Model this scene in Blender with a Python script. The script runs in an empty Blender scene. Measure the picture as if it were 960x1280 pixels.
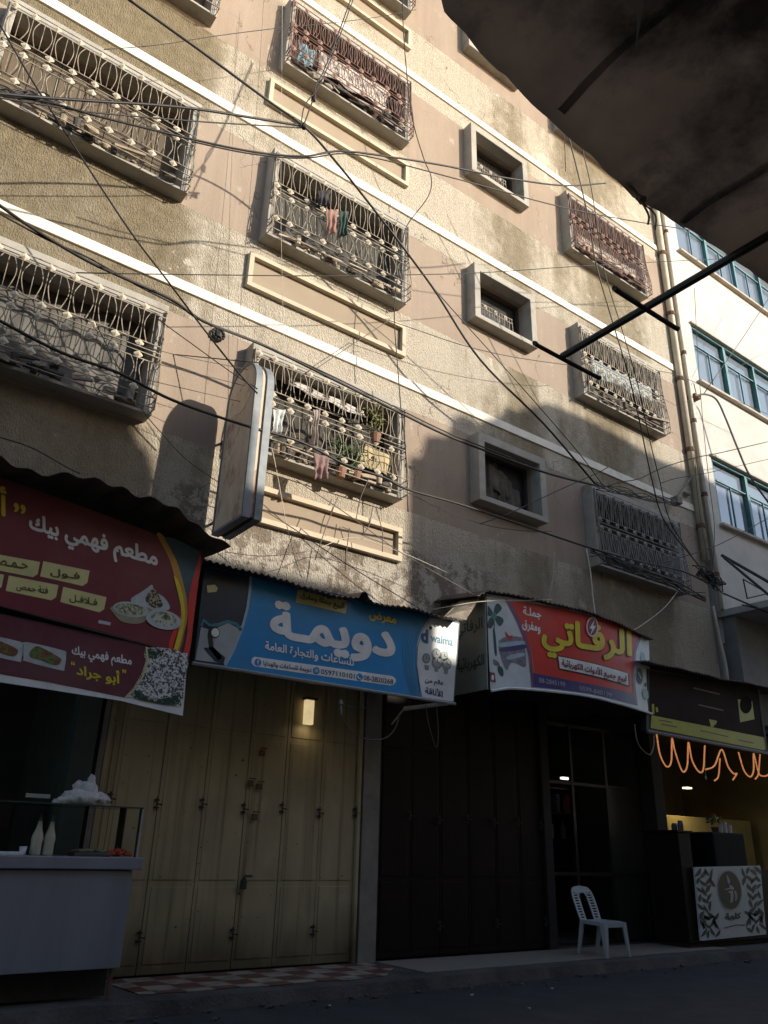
import bpy, bmesh, math, random
from mathutils import Vector, Matrix, Quaternion, noise
random.seed(7)
C = bpy.context.scene
COL = C.collection
# ------------------------------------------------------------------ camera
RM = ((0.801152767447863, -0.25458732417869634, -0.5416082879518753),
      (-0.5978961442321311, -0.30122020730044385, -0.7428233891216862),
      (0.025970058201338277, 0.918940520970432, -0.3935401821867878))
FPX, CAM = 984.985, Vector((0.0, -9.1425, 1.31))
cam = bpy.data.cameras.new('camera')
cam.sensor_fit = 'VERTICAL'; cam.sensor_height = 36; cam.sensor_width = 27
cam.lens = FPX / 1280 * 36
cam.clip_start = 0.05; cam.clip_end = 500
camo = bpy.data.objects.new('camera', cam); COL.objects.link(camo)
camo.matrix_world = Matrix.Translation(CAM) @ Matrix(RM).to_4x4()
C.camera = camo
# ------------------------------------------------------------------ light
SUN = Vector((0.60, -1.0, 0.45)).normalized()
w = bpy.data.worlds.new('World'); C.world = w; w.use_nodes = True
nt = w.node_tree
sky = nt.nodes.new('ShaderNodeTexSky'); sky.sky_type = 'NISHITA'; sky.sun_disc = False
sky.sun_elevation = math.asin(SUN.z); sky.sun_rotation = math.atan2(SUN.x, SUN.y)
bg = nt.nodes['Background']; bg.inputs['Strength'].default_value = 0.135
nt.links.new(sky.outputs['Color'], bg.inputs['Color'])
sl = bpy.data.lights.new('sun', 'SUN'); sl.energy = 3.5; sl.angle = math.radians(0.8); sl.color = (1.0, 0.91, 0.77)
so = bpy.data.objects.new('sun', sl); COL.objects.link(so)
so.rotation_euler = (-SUN).to_track_quat('-Z', 'Y').to_euler()
so.location = SUN * 40
C.view_settings.view_transform = 'Standard'; C.view_settings.look = 'None'
C.view_settings.exposure = 0.82; C.view_settings.gamma = 1.0
C.render.film_transparent = False
C.cycles.max_bounces = 7; C.cycles.diffuse_bounces = 4; C.cycles.glossy_bounces = 3
C.cycles.use_denoising = True

# ------------------------------------------------------------------ pixel -> place helpers (960x1280 photo)
def ray(px, py):
    c = (px - 480.0, 640.0 - py, -FPX)
    return Vector([sum(RM[i][j] * c[j] for j in range(3)) for i in range(3)])
def P(px, py, Y=0.0):
    r = ray(px, py); t = (Y - CAM.y) / r.y
    return CAM + r * t
def G(px, py, z=0.0):
    r = ray(px, py); t = (z - CAM.z) / r.z
    return CAM + r * t

# ------------------------------------------------------------------ materials
MATS = {}
def mk(name, col, rough=0.7, var=0.18, scale=5.0, bump=0.0, bscale=40.0, metallic=0.0, col2=None, stretch=(1, 1, 1),
       emit=0.0, spec=0.5, patch=None, thr=0.55, trans=0.0, rp=(0.32, 0.68)):
    if name in MATS: return MATS[name]
    dusty = name.startswith('print_') and not bump and max(col) > .12
    if dusty: bump, bscale, var, patch, thr = .22, 3.5, max(var, .12), (.24, .215, .19), .46
    m = bpy.data.materials.new(name); m.use_nodes = True; MATS[name] = m
    t = m.node_tree; b = t.nodes['Principled BSDF']
    b.inputs['Roughness'].default_value = rough; b.inputs['Metallic'].default_value = metallic
    b.inputs['Specular IOR Level'].default_value = spec
    tc = t.nodes.new('ShaderNodeTexCoord'); mp = t.nodes.new('ShaderNodeMapping')
    mp.inputs['Scale'].default_value = stretch
    t.links.new(tc.outputs['Object'], mp.inputs['Vector'])
    n = t.nodes.new('ShaderNodeTexNoise'); n.inputs['Scale'].default_value = scale; n.inputs['Detail'].default_value = 6
    n.inputs['Roughness'].default_value = 0.65
    t.links.new(mp.outputs['Vector'], n.inputs['Vector'])
    r = t.nodes.new('ShaderNodeValToRGB')
    c2 = col2 or tuple(min(1, x * (1 + var)) for x in col)
    c1 = col if col2 else tuple(x * (1 - var) for x in col)
    r.color_ramp.elements[0].position = rp[0]; r.color_ramp.elements[1].position = rp[1]
    r.color_ramp.elements[0].color = (*c1, 1); r.color_ramp.elements[1].color = (*c2, 1)
    t.links.new(n.outputs['Fac'], r.inputs['Fac'])
    out = r.outputs['Color']
    if patch:
        n2 = t.nodes.new('ShaderNodeTexNoise'); n2.inputs['Scale'].default_value = scale * 0.37; n2.inputs['Detail'].default_value = 8
        n2.inputs['Roughness'].default_value = 0.7
        t.links.new(mp.outputs['Vector'], n2.inputs['Vector'])
        r2 = t.nodes.new('ShaderNodeValToRGB'); r2.color_ramp.elements[0].position = thr; r2.color_ramp.elements[1].position = thr + (0.3 if dusty else 0.12)
        if dusty: r2.color_ramp.elements[1].color = (.38, .38, .38, 1)
        t.links.new(n2.outputs['Fac'], r2.inputs['Fac'])
        mx = t.nodes.new('ShaderNodeMix'); mx.data_type = 'RGBA'
        t.links.new(r2.outputs['Color'], mx.inputs['Factor']); t.links.new(out, mx.inputs['A']); mx.inputs['B'].default_value = (*patch, 1)
        out = mx.outputs['Result']
    t.links.new(out, b.inputs['Base Color'])
    if emit:
        t.links.new(out, b.inputs['Emission Color']); b.inputs['Emission Strength'].default_value = emit
    if trans:
        b.inputs['Transmission Weight'].default_value = trans
    if bump:
        nb = t.nodes.new('ShaderNodeTexNoise'); nb.inputs['Scale'].default_value = bscale; nb.inputs['Detail'].default_value = 4
        t.links.new(mp.outputs['Vector'], nb.inputs['Vector'])
        bp = t.nodes.new('ShaderNodeBump'); bp.inputs['Strength'].default_value = bump; bp.inputs['Distance'].default_value = 0.02
        t.links.new(nb.outputs['Fac'], bp.inputs['Height']); t.links.new(bp.outputs['Normal'], b.inputs['Normal'])
    return m

class NT:
    """tiny node-graph helper"""
    def __init__(s, mat): s.t = mat.node_tree
    def n(s, kind, **inp):
        k = s.t.nodes.new(kind)
        for a, v in inp.items():
            if hasattr(v, 'is_output'): s.t.links.new(v, k.inputs[a])
            else: k.inputs[a].default_value = v
        return k
    def math(s, op, a, b=0.0, clamp=False):
        k = s.t.nodes.new('ShaderNodeMath'); k.operation = op; k.use_clamp = clamp
        for i, v in enumerate((a, b)):
            if hasattr(v, 'is_output'): s.t.links.new(v, k.inputs[i])
            else: k.inputs[i].default_value = v
        return k.outputs[0]
    def ramp(s, fac, stops):
        k = s.t.nodes.new('ShaderNodeValToRGB'); cr = k.color_ramp
        while len(cr.elements) < len(stops): cr.elements.new(0.5)
        for e, (p, c) in zip(cr.elements, stops):
            e.position = p; e.color = (*c, 1) if isinstance(c, tuple) else (c, c, c, 1)
        s.t.links.new(fac, k.inputs['Fac']); return k.outputs['Color']
    def mix(s, fac, a, b):
        k = s.t.nodes.new('ShaderNodeMix'); k.data_type = 'RGBA'
        for nm, v in (('Factor', fac), ('A', a), ('B', b)):
            if hasattr(v, 'is_output'): s.t.links.new(v, k.inputs[nm])
            else: k.inputs[nm].default_value = (*v, 1) if isinstance(v, tuple) else v
        return k.outputs['Result']

def facade_material():
    m = bpy.data.materials.new('stucco_facade'); m.use_nodes = True; g = NT(m); t = m.node_tree
    b = t.nodes['Principled BSDF']; b.inputs['Roughness'].default_value = 0.9; b.inputs['Specular IOR Level'].default_value = 0.2
    tc = g.n('ShaderNodeTexCoord'); sep = g.n('ShaderNodeSeparateXYZ', Vector=tc.outputs['Object'])
    X, Z = sep.outputs['X'], sep.outputs['Z']
    mp = g.n('ShaderNodeMapping', Vector=tc.outputs['Object'], Scale=(1, 1, 0.45))
    nz = lambda sc, det=5, vec=None, ro=0.6: g.n('ShaderNodeTexNoise', Vector=vec or tc.outputs['Object'], Scale=sc, Detail=det, Roughness=ro).outputs['Fac']
    # smooth painted bands, one per storey
    wob = g.math('ADD', g.math('MULTIPLY', g.math('SUBTRACT', nz(1.3), 0.5), 0.05), g.math('MULTIPLY', g.math('SUBTRACT', nz(11, 6, None, .75), 0.5), 0.05))
    zz = g.math('DIVIDE', g.math('SUBTRACT', g.math('ADD', Z, wob), 6.29), 3.77)
    fr = g.math('FRACT', zz)
    band = g.math('MULTIPLY', g.math('LESS_THAN', fr, 0.497), g.math('GREATER_THAN', Z, 6.28))
    # stains
    st = g.n('ShaderNodeMapping', Vector=tc.outputs['Object'], Scale=(1.1, 1, 0.22))
    s1 = nz(0.9, 7, st.outputs['Vector'], 0.62)
    s2 = nz(2.6, 8, None, 0.7)
    xm = g.ramp(g.math('DIVIDE', X, 16.0), [(0.0, 0.72), (0.165, 0.70), (0.20, 0.30), (0.27, 0.36), (0.42, 0.22), (0.50, 0.10),
                (0.58, 0.42), (0.63, 0.62), (0.67, 0.30), (0.72, 0.45), (0.80, 0.60), (0.88, 0.45), (0.92, 0.18)])
    f = g.math('ADD', g.math('MULTIPLY', s1, 0.9), g.math('MULTIPLY', s2, 0.55))
    f = g.math('ADD', f, g.math('SUBTRACT', xm, 0.5))
    stain = g.ramp(f, [(0.55, 0.0), (0.74, 0.75), (0.95, 1.0)])
    grain = nz(58, 5, mp.outputs['Vector'], 0.7)
    cream = g.mix(g.ramp(nz(9, 6), [(0.3, 0.0), (0.7, 1.0)]), (0.52, 0.455, 0.36), (0.61, 0.545, 0.445))
    olive = g.mix(g.ramp(nz(6, 6), [(0.3, 0.0), (0.7, 1.0)]), (0.185, 0.148, 0.092), (0.30, 0.245, 0.16))
    rough_col = g.mix(stain, cream, olive)
    rough_col = g.mix(g.ramp(grain, [(0.30, 0.5), (0.5, 0.0)]), rough_col, (0.22, 0.165, 0.09))
    # pale, bare patches with ragged edges
    pp = g.ramp(nz(0.75, 9, None, 0.72), [(0.60, 0.0), (0.63, 1.0)])
    rough_col = g.mix(g.math('MULTIPLY', pp, 0.8), rough_col, (0.74, 0.66, 0.53))
    # grey cement render low on the wall, flaking off in white patches
    low = g.ramp(g.math('ADD', g.math('MULTIPLY', g.math('SUBTRACT', Z, 4.9), 0.42), g.math('MULTIPLY', g.math('SUBTRACT', nz(1.2, 7, None, .7), 0.5), 0.8)), [(0.30, 1.0), (0.34, 0.0)])
    xr = g.ramp(g.math('DIVIDE', X, 16.0), [(0.18, 0.0), (0.22, 1.0), (0.53, 1.0), (0.58, 0.0)])
    low = g.math('MULTIPLY', low, xr)
    cem = g.mix(g.ramp(nz(2.4, 9, None, 0.75), [(0.47, 0.0), (0.53, 1.0)]), (0.60, 0.56, 0.49), (0.19, 0.16, 0.13))
    rough_col = g.mix(low, rough_col, cem)
    greyz = g.ramp(g.math('ADD', g.math('MULTIPLY', Z, 0.1), g.math('MULTIPLY', nz(1.1, 6), 0.1)), [(0.60, 1.0), (0.70, 0.0)])
    rough_col = g.mix(g.math('MULTIPLY', greyz, 0.35), rough_col, (0.33, 0.27, 0.205))
    dm_ = g.n('ShaderNodeMapping', Vector=tc.outputs['Object'], Scale=(4.5, 1, 0.10))
    drip = g.ramp(nz(1.6, 7, dm_.outputs['Vector'], 0.7), [(0.44, 0.0), (0.66, 1.0)])
    drip = g.math('MULTIPLY', drip, g.ramp(nz(0.8, 4), [(0.42, 0.1), (0.62, 1.0)]))
    und = g.ramp(fr, [(0.50, 0.3), (0.56, 0.05), (0.66, 0.1), (0.96, 0.45), (1.0, 0.35)])
    rough_col = g.mix(g.math('MULTIPLY', drip, und), rough_col, (0.15, 0.118, 0.078))
    spot = g.ramp(nz(3.1, 9, None, 0.78), [(0.63, 0.0), (0.67, 0.75)])
    rough_col = g.mix(spot, rough_col, (0.21, 0.18, 0.14))
    pink = g.mix(g.ramp(nz(1.5, 7, st.outputs['Vector'], .65), [(0.35, 0.0), (0.7, 1.0)]), (0.29, 0.23, 0.18), (0.355, 0.285, 0.225))
    pink = g.mix(g.ramp(nz(14, 6), [(0.35, 0.18), (0.5, 0.0)]), pink, (0.36, 0.26, 0.19))
    pink = g.mix(g.math('MULTIPLY', drip, 0.30), pink, (0.22, 0.16, 0.115))
    pink = g.mix(g.ramp(nz(1.9, 9, None, 0.74), [(0.60, 0.0), (0.63, 0.55)]), pink, (0.46, 0.39, 0.32))
    wv = g.n('ShaderNodeVectorMath'); wv.operation = 'ADD'; nc = g.n('ShaderNodeTexNoise', Vector=tc.outputs['Object'], Scale=2.2, Detail=6.0)
    t.links.new(tc.outputs['Object'], wv.inputs[0]); t.links.new(nc.outputs['Color'], wv.inputs[1])
    vc = t.nodes.new('ShaderNodeTexVoronoi'); vc.feature = 'DISTANCE_TO_EDGE'; vc.inputs['Scale'].default_value = 0.55; t.links.new(wv.outputs[0], vc.inputs['Vector'])
    crack = g.math('MULTIPLY', g.ramp(vc.outputs['Distance'], [(0.0, 1.0), (0.007, 0.0)]), g.ramp(nz(0.7, 5), [(0.48, 0.0), (0.56, 0.85)]))
    col = g.mix(crack, g.mix(band, rough_col, pink), (0.10, 0.08, 0.06))
    t.links.new(col, b.inputs['Base Color'])
    vor = g.n('ShaderNodeTexVoronoi', Vector=mp.outputs['Vector'], Scale=52.0).outputs['Distance']
    h = g.math('MULTIPLY', g.math('ADD', grain, g.math('MULTIPLY', vor, 0.5)), g.math('SUBTRACT', 1.0, g.math('MULTIPLY', band, 0.9)))
    bp = g.n('ShaderNodeBump', Strength=0.85, Distance=0.05, Height=h)
    t.links.new(bp.outputs['Normal'], b.inputs['Normal'])
    return m

M = dict(
    facade=facade_material(),
    white_band=mk('white_band', (0.74, 0.69, 0.59), 0.8, 0.08, 3, 0.3, 30, patch=(0.46, 0.40, 0.31), thr=0.56),
    moulding=mk('moulding', (0.53, 0.45, 0.33), 0.8, 0.08, 3, 0.2, 30),
    panel_paint=mk('panel_paint', (0.31, 0.245, 0.175), 0.85, 0.08, 2, 0.08, 40),
    surround=mk('surround', (0.36, 0.335, 0.29), 0.85, 0.14, 2.5, 0.35, 30, patch=(0.23, 0.195, 0.15), thr=0.55),
    reveal=mk('reveal', (0.40, 0.33, 0.26), 0.85, 0.12, 3),
    grille_cream=mk('grille_cream', (0.075, 0.058, 0.043), 0.65, 0.25, 7, col2=(0.40, 0.33, 0.24)),
    knob_cream=mk('knob_cream', (0.44, 0.37, 0.27), 0.55, 0.25, 10, col2=(0.68, 0.60, 0.47)),
    knob_rust=mk('knob_rust', (0.22, 0.11, 0.085), 0.6, 0.25, 10, col2=(0.36, 0.23, 0.18)),
    knob_grey=mk('knob_grey', (0.19, 0.17, 0.155), 0.6, 0.25, 10, col2=(0.32, 0.29, 0.26)),
    grille_rust=mk('grille_rust', (0.075, 0.035, 0.027), 0.7, 0.3, 9, col2=(0.22, 0.12, 0.095)),
    grille_grey=mk('grille_grey', (0.16, 0.14, 0.125), 0.6, 0.25, 12, col2=(0.26, 0.235, 0.21)),
    black_iron=mk('black_iron', (0.03, 0.026, 0.022), 0.6, 0.3, 10),
    dark=mk('dark_room', (0.03, 0.024, 0.02), 0.9, 0.2, 2),
    darkwall=mk('dark_wall', (0.045, 0.055, 0.045), 0.9, 0.2, 2),
    cable=mk('cable_black', (0.018, 0.015, 0.013), 0.55, 0.2, 3),
    cable_grey=mk('cable_grey', (0.12, 0.10, 0.085), 0.6, 0.2, 3),
    cable_white=mk('cable_white', (0.55, 0.50, 0.42), 0.6, 0.2, 3),
    glass=mk('pane_glass', (0.23, 0.275, 0.32), 0.05, 0.06, 1.2, metallic=0.35, spec=0.8),
    glass_dark=mk('pane_dark', (0.05, 0.05, 0.05), 0.15, 0.1, 1.2, spec=0.8),
    tin=mk('tin_sheet', (0.15, 0.125, 0.105), 0.6, 0.35, 4, 0.1, 20, metallic=0.25, patch=(0.16, 0.075, 0.04), thr=0.56),
)
WHITE = mk('print_white', (0.84, 0.84, 0.84), 0.45, 0.05, 3)

# ------------------------------------------------------------------ mesh builder
class MB:
    def __init__(s): s.bm = bmesh.new()
    def face(s, pts):
        try: return s.bm.faces.new([s.bm.verts.new(Vector(p)) for p in pts])
        except ValueError: return None
    def box(s, x0, x1, y0, y1, z0, z1):
        v = [s.bm.verts.new((x, y, z)) for x in (x0, x1) for y in (y0, y1) for z in (z0, z1)]
        for f in ((0, 1, 3, 2), (4, 6, 7, 5), (0, 4, 5, 1), (2, 3, 7, 6), (0, 2, 6, 4), (1, 5, 7, 3)):
            s.bm.faces.new([v[i] for i in f])
        return s
    def bbox(s, x0, x1, y0, y1, z0, z1, b=0.01):
        t = bmesh.new(); o = MB.__new__(MB); o.bm = t; o.box(x0, x1, y0, y1, z0, z1)
        bmesh.ops.bevel(t, geom=t.edges[:], offset=b, segments=2, affect='EDGES', profile=0.6)
        return s.merge(t)
    def merge(s, t, mat=None):
        mp = {}
        for v in t.verts: mp[v] = s.bm.verts.new(mat @ v.co if mat else v.co)
        for f in t.faces:
            try: s.bm.faces.new([mp[v] for v in f.verts])
            except ValueError: pass
        t.free(); return s
    def prism(s, pts, d):
        """closed polygon (3D points) extruded by vector d"""
        d = Vector(d); a = [s.bm.verts.new(Vector(p)) for p in pts]; b = [s.bm.verts.new(Vector(p) + d) for p in pts]
        n = len(a)
        s.bm.faces.new(a[::-1]); s.bm.faces.new(b)
        for i in range(n): s.bm.faces.new((a[i], a[(i + 1) % n], b[(i + 1) % n], b[i]))
        return s
    def tube(s, pts, r, n=6, caps=True):
        pts = [Vector(p) for p in pts]; m = len(pts)
        rr = r if isinstance(r, (list, tuple)) else [r] * m
        rings = []; nor = None
        for i, p in enumerate(pts):
            t = (pts[min(i + 1, m - 1)] - pts[max(i - 1, 0)])
            if t.length < 1e-9: t = Vector((0, 0, 1))
            t.normalize()
            if nor is None:
                nor = t.orthogonal().normalized()
            else:
                nor = (nor - t * nor.dot(t))
                nor = nor.normalized() if nor.length > 1e-6 else t.orthogonal().normalized()
            bn = t.cross(nor)
            rings.append([s.bm.verts.new(p + (nor * math.cos(a) + bn * math.sin(a)) * rr[i]) for a in [2 * math.pi * k / n for k in range(n)]])
        for i in range(m - 1):
            for k in range(n): s.bm.faces.new((rings[i][k], rings[i][(k + 1) % n], rings[i + 1][(k + 1) % n], rings[i + 1][k]))
        if caps and m > 1:
            s.bm.faces.new(rings[0][::-1]); s.bm.faces.new(rings[-1])
        return s
    def lathe(s, c, prof, n=16):
        c = Vector(c); rings = []
        for r, z in prof:
            rings.append([s.bm.verts.new(c + Vector((r * math.cos(2 * math.pi * k / n), r * math.sin(2 * math.pi * k / n), z))) for k in range(n)])
        for i in range(len(rings) - 1):
            for k in range(n): s.bm.faces.new((rings[i][k], rings[i][(k + 1) % n], rings[i + 1][(k + 1) % n], rings[i + 1][k]))
        s.bm.faces.new(rings[0][::-1]); s.bm.faces.new(rings[-1]); return s
    def diamond(s, c, rx, ry, rz):
        c = Vector(c); r1 = []
        top = s.bm.verts.new(c + Vector((0, 0, rz))); bot = s.bm.verts.new(c - Vector((0, 0, rz)))
        a = [s.bm.verts.new(c + Vector((rx * x, ry * y, rz * 0.18))) for x, y in ((1, 0), (0, 1), (-1, 0), (0, -1))]
        b = [s.bm.verts.new(c + Vector((rx * x, ry * y, -rz * 0.18))) for x, y in ((1, 0), (0, 1), (-1, 0), (0, -1))]
        for k in range(4):
            j = (k + 1) % 4
            s.bm.faces.new((top, a[k], a[j])); s.bm.faces.new((a[k], b[k], b[j], a[j])); s.bm.faces.new((bot, b[j], b[k]))
        return s
    def blob(s, c, r, sq=(1, 1, 1), amp=0.3, sc=3.0, sub=2):
        t = bmesh.new(); bmesh.ops.create_icosphere(t, subdivisions=sub, radius=1)
        c = Vector(c)
        for v in t.verts:
            k = 1 + amp * noise.noise(v.co * sc + c * 7)
            v.co = Vector((v.co.x * sq[0], v.co.y * sq[1], v.co.z * sq[2])) * (k * r) + c
        return s.merge(t)
    def grid(s, f, nu, nv):
        g = [[s.bm.verts.new(Vector(f(u / nu, v / nv))) for v in range(nv + 1)] for u in range(nu + 1)]
        for i in range(nu):
            for j in range(nv): s.bm.faces.new((g[i][j], g[i + 1][j], g[i + 1][j + 1], g[i][j + 1]))
        return s
    def slab(s, f, nu, nv, d):
        """grid surface with thickness d (vector)"""
        d = Vector(d)
        s.grid(f, nu, nv); s.grid(lambda u, v: Vector(f(u, v)) + d, nu, nv)
        ring = [(i / nu, 0) for i in range(nu)] + [(1, j / nv) for j in range(nv)] + [(1 - i / nu, 1) for i in range(nu)] + [(0, 1 - j / nv) for j in range(nv)]
        for k in range(len(ring)):
            a, b = Vector(f(*ring[k])), Vector(f(*ring[(k + 1) % len(ring)]))
            s.face((a, b, b + d, a + d))
        bmesh.ops.remove_doubles(s.bm, verts=s.bm.verts[:], dist=1e-5)
        return s
    def build(s, name, mat, parent=None, smooth=False, fix=True):
        if fix: bmesh.ops.recalc_face_normals(s.bm, faces=s.bm.faces[:])
        me = bpy.data.meshes.new(name)
        org = WORG.get(parent.name, Vector()) if parent else Vector()
        if parent is None and len(s.bm.verts):
            lo = Vector([min(v.co[i] for v in s.bm.verts) for i in range(3)]); hi = Vector([max(v.co[i] for v in s.bm.verts) for i in range(3)])
            org = Vector(((lo.x + hi.x) / 2, (lo.y + hi.y) / 2, lo.z))
        for v in s.bm.verts: v.co -= org
        s.bm.to_mesh(me); s.bm.free()
        me.materials.append(mat)
        if smooth:
            for p in me.polygons: p.use_smooth = True
        o = bpy.data.objects.new(name, me); COL.objects.link(o)
        WORG[o.name] = org
        if parent: o.parent = parent
        else: o.location = org
        return o
WORG = {}
def tag(o, label=None, cat=None, group=None, kind=None):
    if label: o['label'] = label
    if cat: o['category'] = cat
    if group: o['group'] = group
    if kind: o['kind'] = kind
    return o
def thing(name, loc, label, cat, group=None):
    o = bpy.data.objects.new(name, None); COL.objects.link(o); o.location = loc
    o.empty_display_size = 0.2
    WORG[o.name] = Vector(loc); return tag(o, label, cat, group)
def spline(pts, k=6):
    pts = [Vector(p) for p in pts]
    if len(pts) < 3: return [pts[0].lerp(pts[-1], i / k) for i in range(k + 1)]
    out = []
    q = [pts[0] * 2 - pts[1]] + pts + [pts[-1] * 2 - pts[-2]]
    for i in range(1, len(q) - 2):
        a, b, c, d = q[i - 1:i + 3]
        for j in range(k):
            t = j / k
            out.append(0.5 * ((2 * b) + (c - a) * t + (2 * a - 5 * b + 4 * c - d) * t * t + (3 * b - a - 3 * c + d) * t ** 3))
    out.append(pts[-1]); return out

# ------------------------------------------------------------------ Arabic lettering (joined letter forms, right to left)
FORMS = {}
_c = 0xFE80
for ch, k in zip('ءآأؤإئابةتثجحخدذرزسشصضطظعغفقكلمنهوىي', (1, 2, 2, 2, 2, 4, 2, 4, 2, 4, 4, 4, 4, 4, 2, 2, 2, 2, 4, 4, 4, 4, 4, 4, 4, 4, 4, 4, 4, 4, 4, 4, 4, 2, 2, 4)):
    FORMS[ch] = (_c, k); _c += k
FORMS['ـ'] = None
LAMALEF = {'آ': 0xFEF5, 'أ': 0xFEF7, 'إ': 0xFEF9, 'ا': 0xFEFB}
def shape_ar(txt):
    res = []; i = 0
    def dual(c): return c in FORMS and (FORMS[c] is None or FORMS[c][1] == 4)
    while i < len(txt):
        c = txt[i]
        if c not in FORMS: res.append(c); i += 1; continue
        prev = i > 0 and dual(txt[i - 1])
        if c == 'ل' and i + 1 < len(txt) and txt[i + 1] in LAMALEF:
            res.append(chr(LAMALEF[txt[i + 1]] + (1 if prev else 0))); i += 2; continue
        if FORMS[c] is None: res.append(c); i += 1; continue
        nxt = i + 1 < len(txt) and txt[i + 1] in FORMS and dual(c) and txt[i + 1] != 'ء'
        base, k = FORMS[c]
        if k == 4: off = 3 if (prev and nxt) else 2 if nxt else 1 if prev else 0
        else: off = 1 if (prev and k > 1) else 0
        res.append(chr(base + off)); i += 1
    return ''.join(reversed(res))
def text_polys(txt, ar=True, bold=0.02):
    """flat letter shapes: every stroke outline is filled on its own and laid a hair above the one before"""
    from mathutils.geometry import tessellate_polygon
    cu = bpy.data.curves.new('t', 'FONT'); cu.body = shape_ar(txt) if ar else txt; cu.size = 1
    o = bpy.data.objects.new('t', cu); COL.objects.link(o)
    cv_ = o.to_curve(bpy.context.evaluated_depsgraph_get())
    loops = []
    for sp in cv_.splines:
        q = []; bp = sp.bezier_points; n = len(bp)
        if n:
            for k in range(n):
                a, c = bp[k], bp[(k + 1) % n]
                p0, p1, p2, p3 = a.co, a.handle_right, c.handle_left, c.co
                straight = (p1 - p0).length < 1e-5 and (p2 - p3).length < 1e-5 or abs((p3 - p0).normalized().cross((p1 - p0).normalized()).z) + abs((p3 - p0).normalized().cross((p2 - p0).normalized()).z) < 1e-3
                for t in ([0] if straight else [0, .25, .5, .75]):
                    q.append((p0 * (1 - t) ** 3 + p1 * 3 * t * (1 - t) ** 2 + p2 * 3 * t * t * (1 - t) + p3 * t ** 3).to_2d())
        else:
            q = [p.co.to_2d() for p in sp.points]
        if len(q) > 2: loops.append(q)
    o.to_curve_clear(); bpy.data.objects.remove(o); bpy.data.curves.remove(cu)
    area = lambda q: sum(q[i - 1].x * q[i].y - q[i].x * q[i - 1].y for i in range(len(q))) / 2
    def inside(p, q):
        r = False
        for i in range(len(q)):
            a, c = q[i - 1], q[i]
            if (a.y > p.y) != (c.y > p.y) and p.x < (c.x - a.x) * (p.y - a.y) / (c.y - a.y) + a.x: r = not r
        return r
    ar_ = [area(q) for q in loops]; big = max(range(len(loops)), key=lambda i: abs(ar_[i])); sgn = 1 if ar_[big] > 0 else -1
    outer = [i for i in range(len(loops)) if ar_[i] * sgn > 0]; hol = [i for i in range(len(loops)) if ar_[i] * sgn <= 0]
    grp = {i: [loops[i]] for i in outer}
    for h in hol:
        cand = [i for i in outer if abs(ar_[i]) > abs(ar_[h]) and inside(loops[h][0], loops[i])]
        if cand: grp[min(cand, key=lambda i: abs(ar_[i]))].append(loops[h])
    bm = bmesh.new(); lay = bm.verts.layers.float.new('off')
    sh = [(0, 0)] + ([(bold * 1.1 * math.cos(j * .7854), bold * 1.1 * math.sin(j * .7854)) for j in range(8)] if bold > 0.001 else [])
    for k, g in enumerate(grp.values()):
        flat = [p for q in g for p in q]
        tri = tessellate_polygon([[p.to_3d() for p in q] for q in g])
        for c, (dx, dy) in enumerate(sh):
            vs = []
            for p in flat:
                v = bm.verts.new((p.x + dx, p.y + dy, 0)); v[lay] = ((k % 5) * 9 + c) * 0.00006; vs.append(v)
            for t in tri:
                try: bm.faces.new([vs[i] for i in t])
                except ValueError: pass
    return bm

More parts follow.
